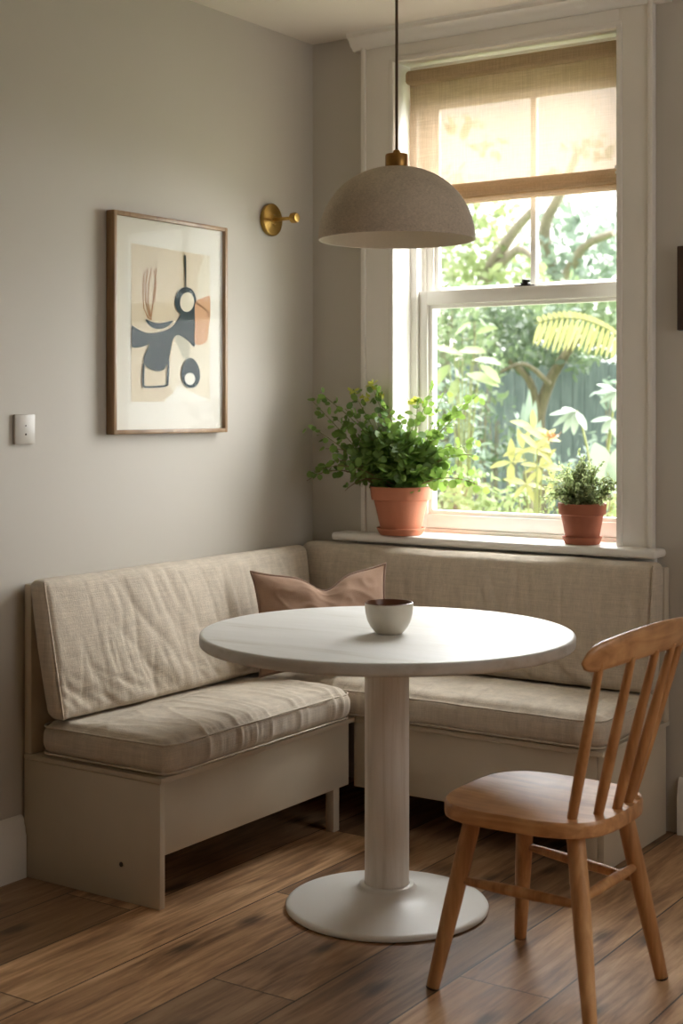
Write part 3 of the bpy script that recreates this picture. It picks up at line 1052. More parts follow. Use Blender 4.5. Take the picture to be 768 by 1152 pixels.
def smoothp(pts, n=6):
    """closed Catmull-Rom through the points"""
    out = []
    m = len(pts)
    for i in range(m):
        p0, p1, p2, p3 = (Vector(pts[(i + k - 1) % m]) for k in range(4))
        for j in range(n):
            t = j / n
            q = 0.5 * ((2 * p1) + (p2 - p0) * t + (2 * p0 - 5 * p1 + 4 * p2 - p3) * t * t + (3 * p1 - p0 - 3 * p2 + p3) * t ** 3)
            out.append((q.x, q.y))
    return out
def ell(cx_, cy_, rx, ry, rot=0, n=40, egg=0):
    out = []
    for k in range(n):
        a = 2 * PI * k / n
        x, y = rx * math.cos(a) * (1 + egg * math.sin(a)), ry * math.sin(a)
        out.append((cx_ + x * math.cos(rot) - y * math.sin(rot), cy_ + x * math.sin(rot) + y * math.cos(rot)))
    return out
def line(pts, w, mi):
    pts = [Vector(p) for p in pts]
    if not isinstance(w, (list, tuple)):
        w = [w] * len(pts)
    for i in range(len(pts) - 1):
        d = (pts[i + 1] - pts[i]).normalized()
        n_ = Vector((-d.y, d.x))
        a_, b_ = pts[i] - d * 0.5, pts[i + 1] + d * 0.5
        lay[0] -= 1
        poly([a_ + n_ * w[i] / 2, b_ + n_ * w[i + 1] / 2, b_ - n_ * w[i + 1] / 2, a_ - n_ * w[i] / 2], mi)
    lay[0] += 1
poly([(147, 195), (418, 240), (418, 742), (147, 744)], 0)
poly(smoothp([(205, 330), (222, 275), (262, 240), (320, 232), (418, 248), (418, 380), (418, 742), (290, 742), (300, 520), (250, 480), (212, 440)], 5), 0)
poly([(418, 250)] + smoothp([(418, 250), (380, 300), (372, 390), (330, 430), (300, 520), (282, 600), (285, 700), (418, 742)], 4)[:28] + [(418, 742)], 1)
poly(smoothp([(262, 742), (288, 716), (312, 688), (350, 708), (400, 728), (417, 737), (400, 742), (330, 744)], 4), 5)
poly(smoothp([(298, 522), (320, 516), (346, 542), (346, 586), (330, 594), (316, 570)], 5), 6)
for pts in ([(190, 300), (187, 360), (190, 420), (204, 452), (214, 458)], [(204, 285), (196, 340), (197, 400), (210, 450)],
            [(216, 282), (206, 340), (204, 400), (216, 460)], [(233, 282), (226, 350), (220, 410), (214, 460)], [(190, 300), (204, 285)], [(224, 290), (232, 330), (226, 400)]):
    line(pts, 3.6, 4)
poly(smoothp([(195, 458), (214, 466), (246, 472), (288, 463), (276, 480), (252, 491), (226, 490), (206, 478)], 5), 2)
poly([(147, 478)] + smoothp([(147, 478), (172, 495), (205, 506), (250, 501), (284, 486), (306, 458), (326, 424), (346, 409), (366, 404), (366, 546), (344, 534), (322, 518), (303, 514), (289, 530), (281, 570), (272, 608), (258, 632), (235, 638), (207, 629), (191, 612), (189, 590), (201, 562), (207, 546), (184, 553), (147, 551)], 5)[5:-5] + [(147, 551)], 2)
poly(smoothp([(318, 424), (330, 405), (350, 396), (370, 402), (366, 430), (340, 450), (322, 446)], 5), 2)
poly(ell(333, 396, 37, 49, 0.08), 2)
poly(ell(338, 399, 24, 34, 0.1), 1)
line([(331, 238), (333, 300), (334, 376)], [7, 5, 2], 2)
poly(smoothp([(366, 403), (388, 386), (419, 380), (419, 430), (412, 490), (404, 536), (366, 543), (365, 470)], 5), 3)
line([(366, 402), (390, 414), (408, 432), (412, 452)], 3, 4)
line([(188, 612), (186, 660), (187, 690), (200, 693), (258, 690), (270, 684), (272, 650), (273, 600)], 7, 2)
poly(ell(350, 644, 32, 52, -0.05, 40, 0.12), 2)
poly(ell(347, 664, 18, 21, -0.1), 5)
line([(368, 744), (380, 746), (392, 743), (414, 745)], 1.6, 7)
raw('art_print', art_v, art_f, ART, pic, False, art_m)

# second picture at the right of the window
fp = thing('framed_print', 'dark wooden picture frame at the right photo edge', 'picture', (1.62, -0.001, 1.795))
b = MB()
for lo, hi in (((-0.142, -0.03, -0.138), (-0.118, 0.0, 0.138)), ((0.118, -0.03, -0.138), (0.142, 0.0, 0.138)), ((-0.119, -0.0298, -0.138), (0.119, 0.0, -0.114)), ((-0.119, -0.0298, 0.114), (0.119, 0.0, 0.138))):
    b.box(lo, hi, 0.003)
b.build('frame', M['dark_wood'], fp, 35)
b = MB(); b.box((-0.118, -0.012, -0.114), (0.118, -0.002, 0.114)); b.build('mat_board', M['white_mat'], fp)
b = MB(); b.box((-0.06, -0.0135, -0.06), (0.06, -0.0122, 0.06)); b.build('art_print', ART[6], fp)

# ------------------------------------------------------------------ brass wall hook
hk = thing('wall_hook', 'round brass wall hook with knob beside the picture', 'hook', (0.0005, -0.279, 2.098))
RX90 = Matrix.Rotation(PI / 2, 4, 'Y')
b = MB(); b.lathe([(0, 0), (0.059, 0), (0.060, 0.003), (0.060, 0.014), (0.057, 0.017), (0.02, 0.020), (0.016, 0.024), (0, 0.024)], 48, RX90); b.build('backplate', M['brass'], hk, 35)
b = MB(); b.tube([(0.02, 0, 0), (0.10, 0, 0.0)], [0.0075, 0.0065], 16); b.build('arm', M['brass'], hk, 40)
b = MB(); b.lathe([(0, 0.098), (0.012, 0.098), (0.019, 0.103), (0.0195, 0.120), (0.016, 0.126), (0, 0.127)], 32, RX90); b.build('knob', M['brass'], hk, 35)

# switch
sw = thing('light_switch', 'pale light switch plate on the wall left of the print', 'switch', (0.0005, -1.513, 1.338))
b = MB(); b.box((0, -0.041, -0.045), (0.010, 0.041, 0.045), 0.003); b.build('plate', M['plate'], sw, 35)
for zz, r in ((0.011, 0.0022), (-0.015, 0.0032)):
    b = MB(); b.lathe([(0, 0.0095), (r, 0.0095), (r, 0.0108), (0, 0.0112)], 14, Matrix.Translation((0, 0.002, zz)) @ RX90); b.build('screw', M['hole'], sw, 40)


# ------------------------------------------------------------------ foliage
class Leaves:
    def __init__(s):
        s.v, s.f = [], []

    def leaf(s, base, d, nrm, L, Wd, shape=0, fold=0.18, curl=0.15):
        d = d.normalized()
        side = d.cross(nrm)
        if side.length < 1e-4:
            side = d.orthogonal()
        side.normalize()
        up = side.cross(d).normalized()
        if shape == 0:      # oval, pointed
            st = ((0.0, 0.05), (0.28, 0.85), (0.6, 0.95), (0.85, 0.5), (1.0, 0.0))
        elif shape == 1:    # round
            st = ((0.0, 0.15), (0.2, 0.85), (0.5, 1.05), (0.82, 0.75), (1.0, 0.1))
        else:               # strap
            st = ((0.0, 0.4), (0.3, 1.0), (0.6, 0.9), (0.85, 0.5), (1.0, 0.0))
        i0 = len(s.v)
        for t, w in st:
            c = base + d * (L * t) - up * (curl * L * t * t)
            s.v.append(c)
            s.v.append(c + side * (Wd * w * 0.5) + up * (fold * Wd * w * 0.5))
            s.v.append(c - side * (Wd * w * 0.5) + up * (fold * Wd * w * 0.5))
        for k in range(len(st) - 1):
            a = i0 + k * 3
            s.f.append((a, a + 1, a + 4, a + 3))
            s.f.append((a + 2, a, a + 3, a + 5))

    def lobed(s, base, d, nrm, size, lobes=3):
        """palmate leaf: lobes from one point"""
        d = d.normalized()
        side = d.cross(nrm).normalized() if d.cross(nrm).length > 1e-4 else d.orthogonal().normalized()
        for k in range(lobes):
            a = (k - (lobes - 1) / 2) * 0.75
            dd = d * math.cos(a) + side * math.sin(a)
            s.leaf(base, dd, nrm, size * (1 - 0.15 * abs(a)), size * 0.62, 0, 0.1, 0.2)

    def build(s, name, mat, parent=None):
        return raw(name, s.v, s.f, mat, parent)


def rv(rng):
    while True:
        v = Vector((rng.uniform(-1, 1), rng.uniform(-1, 1), rng.uniform(-1, 1)))
        if 0.05 < v.length < 1:
            return v.normalized()


def bez(p0, p1, p2, n=10):
    return [(p0 * (1 - t) ** 2 + p1 * 2 * t * (1 - t) + p2 * t * t) for t in [i / n for i in range(n + 1)]]


def pot(root, rt, rbm, h, mat):
    b = MB()
    k = rt
    b.lathe([(0, 0.004), (rbm * 0.9, 0.0), (rbm, 0.003), (rbm + (rt * 0.87 - rbm) * 0.97, h * 0.70), (rt * 0.895, h * 0.715), (rt * 0.945, h * 0.72),
             (rt * 0.955, h * 0.74), (rt * 0.995, h * 0.975), (rt * 0.985, h), (rt * 0.92, h), (rt * 0.905, h * 0.97), (rt * 0.86, h * 0.86), (0, h * 0.86)], 56)
    return b.build('pot', mat, root, 30)


def soil(root, r, z):
    b = MB(); b.lathe([(0, z + 0.008), (r * 0.5, z + 0.006), (r, z), (r * 0.98, z - 0.01)], 32); return b.build('soil', M['soil'], root, 60)


def saucer(loc, r, mat, label):
    b = MB()
    b.lathe([(0, 0), (r * 0.84, 0), (r * 0.88, 0.003), (r * 0.98, 0.021), (r, 0.024), (r * 0.985, 0.026), (r * 0.93, 0.0245), (r * 0.86, 0.008), (r * 0.8, 0.0055), (0, 0.0055)], 56)
    o = b.build('saucer', mat, None, 30)
    o.location = loc
    return tag(o, label, 'saucer', 'terracotta saucers on the sill')


SILL = 0.9385
A1 = Vector((0.431, -0.052, SILL))
saucer(A1, 0.090, M['terracotta'], 'larger terracotta saucer under the big leafy plant')
p1 = thing('potted_herb', 'big sprawling leafy plant in terracotta pot, left on sill', 'plant', A1 + Vector((0, 0, 0.0065)), 0, 'potted plants on the window sill')
PH, PR = 0.170, 0.114
pot(p1, PR, 0.072, PH, M['terracotta'])
soil(p1, PR * 0.87, PH * 0.88)
rng = random.Random(5)
stems, leaves = MB(), Leaves()
stems_red = MB()
o1 = A1 + Vector((0, 0, 0.0065))
top1 = Vector((0, 0, PH * 0.9))


def stem_to(tip, bend, r0=0.0022, start=None, red=False):
    s0 = start if start is not None else top1 + Vector((rng.uniform(-0.05, 0.05), rng.uniform(-0.05, 0.05), 0))
    mid = s0.lerp(tip, 0.5) + bend
    pts = bez(s0, mid, tip, 12)
    (stems_red if red else stems).tube(pts, [r0 * (1 - 0.6 * i / 12) for i in range(13)], 6)
    return pts


def lim(p):
    """keep the foliage on the room side of wall, casing and sash"""
    w = p + o1
    cap = -0.045 if w.x < 0.375 else 0.055
    if w.y > cap:
        p.y = cap - o1.y - rng.uniform(0, 0.02)
    if w.x < 0.06:
        p.x = 0.06 - o1.x
    return p


# outer stems: tips measured from the photograph (pixel x, pixel y, world y of the tip)
tips = [(362, 444, -0.17), (350, 450, -0.20), (346, 478, -0.22), (345, 541, -0.20), (352, 533, -0.22), (372, 520, -0.2), (388, 552, -0.16),
        (366, 505, -0.14), (376, 470, -0.15), (398, 442, -0.10), (418, 434, -0.07), (428, 447, -0.05), (420, 470, -0.09), (388, 460, -0.14),
        (452, 468, -0.05), (470, 452, -0.04), (486, 436, -0.02), (500, 440, -0.01), (520, 455, 0.0), (540, 442, 0.0), (538, 490, -0.02), (535, 512, -0.03),
        (530, 540, -0.05), (520, 500, 0.0), (542, 548, -0.05), (510, 470, 0.0), (505, 520, -0.06), (465, 480, -0.07), (440, 465, -0.10)]
for i, (px, py, yy) in enumerate(tips):
    tip = on(px, py, 1, yy) - o1
    out = Vector((tip.x, tip.y, 0))
    droop = py > 495
    bend = Vector((0, 0, 0.10 if droop else 0.03)) + rv(rng) * 0.02
    pts = stem_to(tip, bend, 0.0024 if i % 3 else 0.003, red=(py > 500))
    n = len(pts)
    ln = sum((b_ - a_).length for a_, b_ in zip(pts, pts[1:]))
    m = int(ln / 0.0165) + 3
    for k in range(m):
        t = 0.25 + 0.75 * (k + rng.random() * 0.5) / m
        j = min(n - 2, int(t * (n - 1)))
        p = pts[j].lerp(pts[j + 1], t * (n - 1) - j)
        d = ((pts[j + 1] - pts[j]).normalized() * 0.5 + rv(rng)).normalized()
        sz = rng.uniform(0.022, 0.044) * (1.12 - 0.42 * t)
        q = lim(p + d * rng.uniform(0.004, 0.016))
        leaves.leaf(q, d, (Vector((0.3, -0.75, 0.6)) + rv(rng) * 0.9), sz, sz * rng.uniform(0.72, 0.95), 1, 0.12, 0.15)
# dense heart of lobed leaves
for i in range(420):
    v = rv(rng)
    r = rng.random() ** 0.45
    p = Vector((v.x * 0.165 * r, v.y * 0.095 * r, 0.250 + v.z * 0.105 * r))
    if p.z < PH + 0.0 and (p.x ** 2 + p.y ** 2) > 0.10 ** 2:
        continue
    p = lim(p)
    if i % 5 == 0:
        stem_to(p, rv(rng) * 0.02, 0.0013)
    d = (Vector((p.x * 3, p.y * 3 - 0.25, 0.15)) + rv(rng) * 0.9).normalized()
    nrm = Vector((0.2, -0.5, 0.8)) + rv(rng) * 0.6
    if i % 2:
        leaves.lobed(p, d, nrm, rng.uniform(0.034, 0.064), rng.choice((3, 3, 5)))
    else:
        sz = rng.uniform(0.024, 0.046)
        leaves.leaf(p, d, nrm, sz, sz * 0.85, 1, 0.15, 0.25)
for i in range(90):   # frilly low growth spilling just above the rim
    a = rng.uniform(0, 2 * PI)
    p = Vector((math.cos(a) * 0.085, math.sin(a) * 0.085, PH + rng.uniform(0.0, 0.05)))
    d = Vector((math.cos(a), math.sin(a), rng.uniform(-0.2, 0.9)))
    leaves.lobed(lim(p), d, Vector((0, -0.3, 1)) + rv(rng) * 0.5, rng.uniform(0.018, 0.03), 3)
for px, py, yy in ((418, 433, -0.07), (398, 441, -0.10), (429, 447, -0.05), (470, 452, -0.04), (462, 453, -0.04), (411, 447, -0.08)):
    c = on(px, py, 1, yy) - o1
    fl = Leaves()
    for k in range(13):
        fl.leaf(c + rv(rng) * 0.009, rv(rng) + Vector((0, 0, 0.4)), rv(rng), 0.021, 0.012, 0)
    fl.build('flower_head', M['leaf_gold'], p1)
leaves.build('foliage', M['leaf'], p1)
stems.build('stems', M['stem'], p1, 60)
stems_red.build('trailing_stems', M['stem_red'], p1, 60)

A2 = Vector((1.138, -0.022, SILL))
saucer(A2, 0.068, M['terracotta_dark'], 'smaller terracotta saucer under the tiny-leaved herb')
p2 = thing('potted_herb', 'small thyme-like herb in terracotta pot, right on sill', 'plant', A2 + Vector((0, 0, 0.0065)), 0, 'potted plants on the window sill')
PH2, PR2 = 0.132, 0.0835
pot(p2, PR2, 0.055, PH2, M['terracotta_dark'])
soil(p2, PR2 * 0.87, PH2 * 0.88)
o2 = A2 + Vector((0, 0, 0.0065))
stems, leaves = MB(), Leaves()
tips2 = [(612, 548, -0.05), (607, 560, -0.06), (606, 577, -0.07), (618, 530, -0.03), (628, 521, 0.0), (640, 520, 0.0), (651, 506, 0.0), (657, 512, 0.0), (664, 516, -0.01),
         (679, 518, 0.0), (672, 526, -0.02), (686, 535, -0.02), (694, 543, -0.03), (690, 548, -0.04), (684, 556, -0.05), (645, 530, -0.06), (633, 536, -0.06), (660, 535, -0.06)]
allt = [on(a_, c_, 1, d_) - o2 for a_, c_, d_ in tips2]
for i in range(120):
    a = rng.uniform(0, 2 * PI); r = rng.uniform(0.0, 0.14)
    allt.append(Vector((r * math.cos(a), r * math.sin(a) * 0.75 - 0.012, PH2 + rng.uniform(0.05, 0.155) - r * 0.45)))
for tip in allt:
    s0 = Vector((rng.uniform(-0.05, 0.05), rng.uniform(-0.05, 0.05), PH2 * 0.88))
    if (tip + o2).y > 0.05:
        tip.y = 0.05 - o2.y
    pts = bez(s0, s0.lerp(tip, 0.45) + Vector((0, 0, 0.035)), tip, 9)
    stems.tube(pts, [0.0011 * (1 - 0.5 * i / 9) for i in range(10)], 5)
    for k in range(24):
        t = 0.18 + 0.82 * k / 24
        j = min(8, int(t * 9))
        p = pts[j].lerp(pts[j + 1], t * 9 - j)
        for s in (0, 1):
            d = rv(rng) + (pts[j + 1] - pts[j]).normalized() * 0.4
            sz = rng.uniform(0.008, 0.015)
            leaves.leaf(p, d, rv(rng), sz, sz * 0.55, 0, 0.1, 0.1)
leaves.build('foliage', M['leaf_small'], p2)
stems.build('stems', M['stem'], p2, 60)

# ------------------------------------------------------------------ garden
b = MB(); b.box((-16, 0.35, -0.35), (10, 30, -0.25)); g_ = b.build('ground', M['lawn']); g_['kind'] = 'structure'; g_['label'] = 'garden ground beyond the window'; g_['category'] = 'ground'


def cloud(lv, rng, c, rad, n, size, shape=0, asp=0.5, shell=0.55):
    c, rad = Vector(c), Vector(rad)
    for i in range(n):
        v = rv(rng)
        r = shell + (1 - shell) * rng.random()
        p = c + Vector((v.x * rad.x, v.y * rad.y, v.z * rad.z)) * r
        d = (v * 0.5 + rv(rng) + Vector((0, 0, -0.25))).normalized()
        s = size * rng.uniform(0.6, 1.3)
        lv.leaf(p, d, v + rv(rng) * 0.5 + Vector((0, 0, 0.4)), s, s * asp, shape, 0.1, 0.2)


def bush(name, label, cat, blobs, mat, size, dens, seed, group=None, shape=0, asp=0.5, trunk=None, bark='bark', parts=('foliage', 'trunk')):
    """blobs: list of (px, py, y-distance, radius in metres (x, z))"""
    rng = random.Random(seed)
    base = on(blobs[0][0], blobs[0][1], 1, blobs[0][2])
    root = thing(name, label, cat, (base.x, base.y, -0.25), 0, group)
    o = Vector(root.location)
    lv = Leaves()
    cs = []
    for px, py, yy, rx, rz in blobs:
        c = on(px, py, 1, yy) - o
        cs.append((c, rz))
        cloud(lv, rng, c, (rx, min(rx, 0.8), rz), int(9.0 * dens * (rx * rz + rx * rx) / (size * size)), size, shape, asp)
    lv.build(parts[0], M[mat], root)
    t = MB()
    if trunk is None:
        for c, rz in cs:
            for k in range(3):
                q = c + Vector((rng.uniform(-0.5, 0.5) * rz, rng.uniform(-0.3, 0.3) * rz, rz * 0.4))
                s0 = Vector((c.x * 0.7 + rng.uniform(-0.08, 0.08), c.y * 0.7 + rng.uniform(-0.08, 0.08), 0))
                t.tube(bez(s0, s0.lerp(q, 0.5) + Vector((rng.uniform(-0.15, 0.15), 0, 0.1)), q, 8), [0.010 * (1 - 0.08 * i) for i in range(9)], 6)
    else:
        for path in trunk:
            pts = [on(a_, c_, 1, d_) - o for a_, c_, d_, r_ in path]
            rs = [r_ for *_, r_ in path]
            if path is trunk[0]:
                pts.insert(0, Vector((pts[0].x, pts[0].y, 0))); rs.insert(0, rs[0] * 1.15)
            sp, sr = [], []
            for i in range(len(pts) - 1):
                p0, p1, p2, p3 = pts[max(0, i - 1)], pts[i], pts[i + 1], pts[min(len(pts) - 1, i + 2)]
                for k in range(6):
                    u = k / 6
                    sp.append(0.5 * (2 * p1 + (p2 - p0) * u + (2 * p0 - 5 * p1 + 4 * p2 - p3) * u * u + (3 * p1 - p0 - 3 * p2 + p3) * u ** 3))
                    sr.append(rs[i] * (1 - u) + rs[i + 1] * u)
            sp.append(pts[-1]); sr.append(rs[-1])
            t.tube(sp, sr, 10)
    t.build(parts[1], M[bark], root, 60)
    return root


# fence of vertical boards, 7 m away
fe = thing('garden_fence', 'blue grey vertical board fence across the garden', 'fence', (-2.6, 7.6, -0.25))
b = MB()
rng = random.Random(3)
x = -3.6
while x < 3.0:
    w = 0.115
    b.box((x, -0.012 + rng.uniform(-0.004, 0.004), 0.02), (x + w, 0.012, 2.06 + rng.uniform(-0.015, 0.015)), 0.004)
    x += w + 0.003
b.build('boards', M['fence'], fe)
for zz in (0.5, 1.7):
    b = MB(); b.box((-3.6, 0.02, zz), (3.0, 0.06, zz + 0.08)); b.build('rail', M['fence'], fe)
b = MB(); b.box((-3.6, 0.065, 0), (-3.5, 0.16, 2.1)); b.build('post', M['fence'], fe)

# trees and shrubs, from the far end of the garden to the house
bush('tree', 'grey green tree with painted-in haze high at the upper right pane', 'tree',
     [(650, 290, 13, 1.0, 0.55), (690, 305, 13, 1.0, 0.6), (630, 320, 13, 0.8, 0.45), (700, 262, 13, 0.6, 0.3), (642, 238, 13, 0.5, 0.28), (615, 200, 13.2, 0.35, 0.16), (660, 165, 13.2, 0.4, 0.14)],
     'g_blue', 0.15, 0.55, 41, 'trees beyond the fence',
     trunk=[[(640, 600, 13, 0.16), (636, 420, 13, 0.13), (628, 330, 13, 0.11), (612, 262, 12.6, 0.08), (632, 215, 12.4, 0.06), (650, 170, 12.4, 0.04)],
            [(628, 330, 12.6, 0.09), (655, 280, 12.4, 0.06), (690, 262, 12.2, 0.04)]], bark='bark_pale')
bush('tree', 'bright yellow green tree filling the upper left pane', 'tree',
     [(545, 300, 10.6, 0.8, 0.4), (505, 310, 10.6, 0.7, 0.42), (582, 318, 10.6, 0.5, 0.3), (520, 268, 10.8, 0.55, 0.32), (545, 240, 10.8, 0.5, 0.25), (505, 215, 10.8, 0.5, 0.3), (550, 165, 10.8, 0.25, 0.10), (520, 140, 10.8, 0.25, 0.1)],
     'g_lime', 0.13, 0.55, 42, 'trees beyond the fence',
     trunk=[[(520, 600, 10.6, 0.14), (528, 420, 10.6, 0.11), (545, 320, 10.5, 0.09), (575, 265, 10.2, 0.06), (604, 232, 10, 0.045)],
            [(545, 320, 10.4, 0.06), (580, 282, 10.2, 0.05), (600, 290, 10.0, 0.03)]], bark='bark_pale')
bush('hedge', 'dense mid green hedge rising behind the fence', 'hedge',
     [(490, 385, 8.8, 0.6, 0.5), (535, 375, 8.8, 0.6, 0.5), (580, 385, 8.8, 0.6, 0.5), (625, 380, 8.8, 0.6, 0.5), (670, 385, 8.8, 0.6, 0.5), (710, 380, 8.8, 0.6, 0.5), (500, 345, 8.9, 0.6, 0.3), (560, 350, 8.9, 0.6, 0.3), (620, 345, 8.9, 0.6, 0.3), (680, 350, 8.9, 0.6, 0.3),
      (770, 372, 8.8, 0.6, 0.55), (830, 380, 8.8, 0.6, 0.5), (890, 370, 8.8, 0.6, 0.55), (950, 380, 8.8, 0.6, 0.5), (1010, 372, 8.8, 0.6, 0.5)],
     'g_mid', 0.12, 0.6, 48)
bush('tree', 'leaning garden tree with dark trunk before the fence', 'tree',
     [(590, 398, 6.9, 0.38, 0.16), (560, 380, 7.0, 0.36, 0.2), (622, 372, 6.9, 0.34, 0.18), (545, 352, 7.0, 0.36, 0.18), (595, 350, 7.0, 0.4, 0.18), (650, 408, 6.9, 0.2, 0.10)],
     'g_deep', 0.085, 0.7, 43,
     trunk=[[(605, 620, 7, 0.07), (608, 520, 7, 0.06), (606, 470, 6.95, 0.055), (618, 430, 6.9, 0.048), (634, 402, 6.8, 0.04), (652, 378, 6.7, 0.03)],
            [(606, 475, 6.95, 0.04), (596, 430, 6.8, 0.035), (572, 405, 6.7, 0.025)], [(618, 432, 6.8, 0.025), (590, 410, 6.6, 0.018), (560, 420, 6.5, 0.012)]])
bush('shrub', 'tall loose mid green shrub behind the broad-leaved plant', 'shrub',
     [(505, 400, 6.0, 0.26, 0.24), (540, 405, 6.1, 0.24, 0.2), (515, 455, 6.0, 0.24, 0.2), (500, 360, 6.1, 0.25, 0.2), (550, 440, 6.2, 0.16, 0.16), (530, 370, 6.1, 0.2, 0.16)], 'g_mid', 0.085, 0.5, 50)
bush('shrub', 'deep green shrub in shade below the leaning tree', 'shrub',
     [(570, 485, 5.45, 0.18, 0.2), (548, 500, 5.45, 0.2, 0.22), (575, 530, 5.45, 0.22, 0.18), (545, 450, 5.45, 0.13, 0.13)], 'g_deep', 0.09, 0.5, 44, shape=2, asp=0.35)
bush('shrub', 'grey green shrub filling the left of the lower pane', 'shrub',
     [(505, 440, 5.0, 0.22, 0.20), (500, 485, 4.9, 0.22, 0.22), (520, 510, 5.0, 0.20, 0.16), (515, 465, 5.0, 0.18, 0.16)], 'g_blue', 0.075, 0.6, 45)
bush('shrub', 'low light green shrub along the bottom of the pane', 'shrub',
     [(525, 550, 3.3, 0.22, 0.12), (570, 565, 3.2, 0.22, 0.10), (500, 570, 3.3, 0.2, 0.12), (545, 590, 3.1, 0.25, 0.12)], 'g_lime', 0.055, 0.7, 46)
bush('shrub', 'mid green shrub right of the yellow plant', 'shrub',
     [(655, 525, 5.4, 0.22, 0.16), (688, 500, 5.4, 0.2, 0.2), (690, 440, 5.6, 0.14, 0.14), (628, 535, 5.4, 0.2, 0.14), (670, 560, 5.2, 0.26, 0.2)], 'g_blue', 0.08, 0.5, 47)
bush('shrub', 'pale lime shrub low behind the small herb pot', 'shrub',
     [(640, 560, 2.2, 0.13, 0.10), (675, 565, 2.2, 0.13, 0.10), (655, 590, 2.1, 0.16, 0.10)], 'g_lime', 0.045, 0.7, 49)


def plant(name, label, cat, px, py, yy, seed):
    c = on(px, py, 1, yy)
    root = thing(name, label, cat, (c.x, c.y, -0.25))
    return root, Vector(root.location), random.Random(seed)


# broad-leaved plant, upper left of the lower pane
r_, o_, rng = plant('broad_leaf_plant', 'tall plant with broad glossy lime leaves', 'plant', 520, 480, 4.3, 51)
lv, st = Leaves(), MB()
for px, py, tx, ty, L in ((515, 395, 545, 388, 0.26), (520, 400, 490, 385, 0.24), (530, 405, 560, 400, 0.28), (525, 420, 560, 425, 0.30), (540, 410, 575, 432, 0.22), (510, 380, 522, 360, 0.22), (505, 410, 488, 430, 0.22), (535, 375, 560, 362, 0.2), (515, 425, 505, 450, 0.2)):
    p = on(px, py, 1, 4.3) - o_
    q = on(tx, ty, 1, 4.2) - o_
    st.tube(bez(Vector((0.02 * rng.uniform(-1, 1), 0, 0)), Vector((p.x * 0.3, 0, p.z * 0.7)), p, 8), [0.007 * (1 - 0.07 * i) for i in range(9)], 6)
    lv.leaf(p, (q - p), Vector((0.4, -0.6, 0.7)) + rv(rng) * 0.3, L, L * 0.36, 0, 0.15, 0.25)
lv.build('foliage', M['g_lime'], r_); st.build('stems', M['stem'], r_, 60)

# yellow fern frond
r_, o_, rng = plant('fern', 'fern with long yellow toothed frond before dark foliage', 'fern', 640, 420, 4.4, 52)
lv, st = Leaves(), MB()
axis_ = bez(on(706, 386, 1, 4.4) - o_, on(660, 345, 1, 4.4) - o_, on(602, 364, 1, 4.4) - o_, 18)
st.tube(bez(Vector((0.5, 0.1, 0)), Vector((0.6, 0.05, 1.2)), axis_[0], 10), 0.008, 6)
st.tube(axis_, 0.005, 6)
for i in range(1, 18):
    t = i / 18
    L = 0.25 * math.sin(PI * (0.18 + 0.70 * (1 - t))) ** 0.7
    down = Vector((-0.30 + rng.uniform(-0.05, 0.05), -0.15, -1.0)); upv = Vector((-0.6, 0.2, 0.8))
    lv.leaf(axis_[i], down, Vector((0.5, -0.85, 0.15)), L * rng.uniform(0.88, 1.05), 0.030, 2, 0.25, 0.08)
    lv.leaf(axis_[i], upv, Vector((0.5, -0.85, 0.3)), L * 0.3, 0.034, 2, 0.2, 0.1)
lv.build('foliage', M['g_yellow'], r_); st.build('stems', M['stem'], r_, 60)

# spiky agave-like plant
r_, o_, rng = plant('spear_leaf_plant', 'upright spear-leaved plant near the fence', 'plant', 595, 500, 4.85, 53)
lv = Leaves()
for px, py in ((595, 437), (588, 452), (602, 450), (582, 470), (608, 472), (598, 460)):
    tip = on(px, py, 1, 4.85 + rng.uniform(-0.1, 0.1)) - o_
    b0 = on(594, 530, 1, 4.85) - o_
    lv.leaf(b0, tip - b0, Vector((0.3, -1, 0.1)), (tip - b0).length, 0.085, 2, 0.2, 0.02)
lv.build('foliage', M['g_blue'], r_)
st = MB(); b0 = on(594, 530, 1, 4.85) - o_; st.tube([Vector((b0.x, b0.y, 0)), b0], [0.05, 0.04], 8); st.build('stems', M['bark'], r_, 60)

# yellow leafed plant
r_, o_, rng = plant('yellow_leaf_plant', 'yellow leafed plant standing behind the small herb pot', 'plant', 602, 560, 2.6, 54)
lv, st, fl = Leaves(), MB(), Leaves()
for sx, sy, n in ((600, 483, 5), (612, 495, 5), (588, 505, 4), (606, 525, 5), (592, 545, 5), (575, 520, 4), (622, 540, 4), (604, 505, 5)):
    p = on(sx, sy, 1, 2.6 + rng.uniform(-0.1, 0.1)) - o_
    st.tube(bez(Vector((0, 0, 0)), Vector((p.x * 0.2, p.y * 0.2, p.z * 0.7)), p, 8), [0.008 * (1 - 0.08 * i) for i in range(9)], 6)
    for k in range(n):
        a = 2 * PI * k / n + rng.uniform(-0.4, 0.4)
        d = RT * math.cos(a) + Vector((0, 0, 1)) * (math.sin(a) * 0.7 + 0.15) + FW * rng.uniform(-0.5, 0.1)
        L = rng.uniform(0.08, 0.14)
        lv.leaf(p, d, Vector((0.4, -0.7, 0.8)), L, L * 0.36, 0, 0.15, 0.35)
for px, py in ((620, 492), (626, 490), (616, 490)):
    c = on(px, py, 1, 2.6) - o_
    for k in range(6):
        fl.leaf(c, rv(rng) + Vector((0, 0, 0.3)), rv(rng), 0.04, 0.016, 0)
lv.build('foliage', M['g_yellow'], r_); st.build('stems', M['stem'], r_, 60); fl.build('flower_head', M['g_orange'], r_)

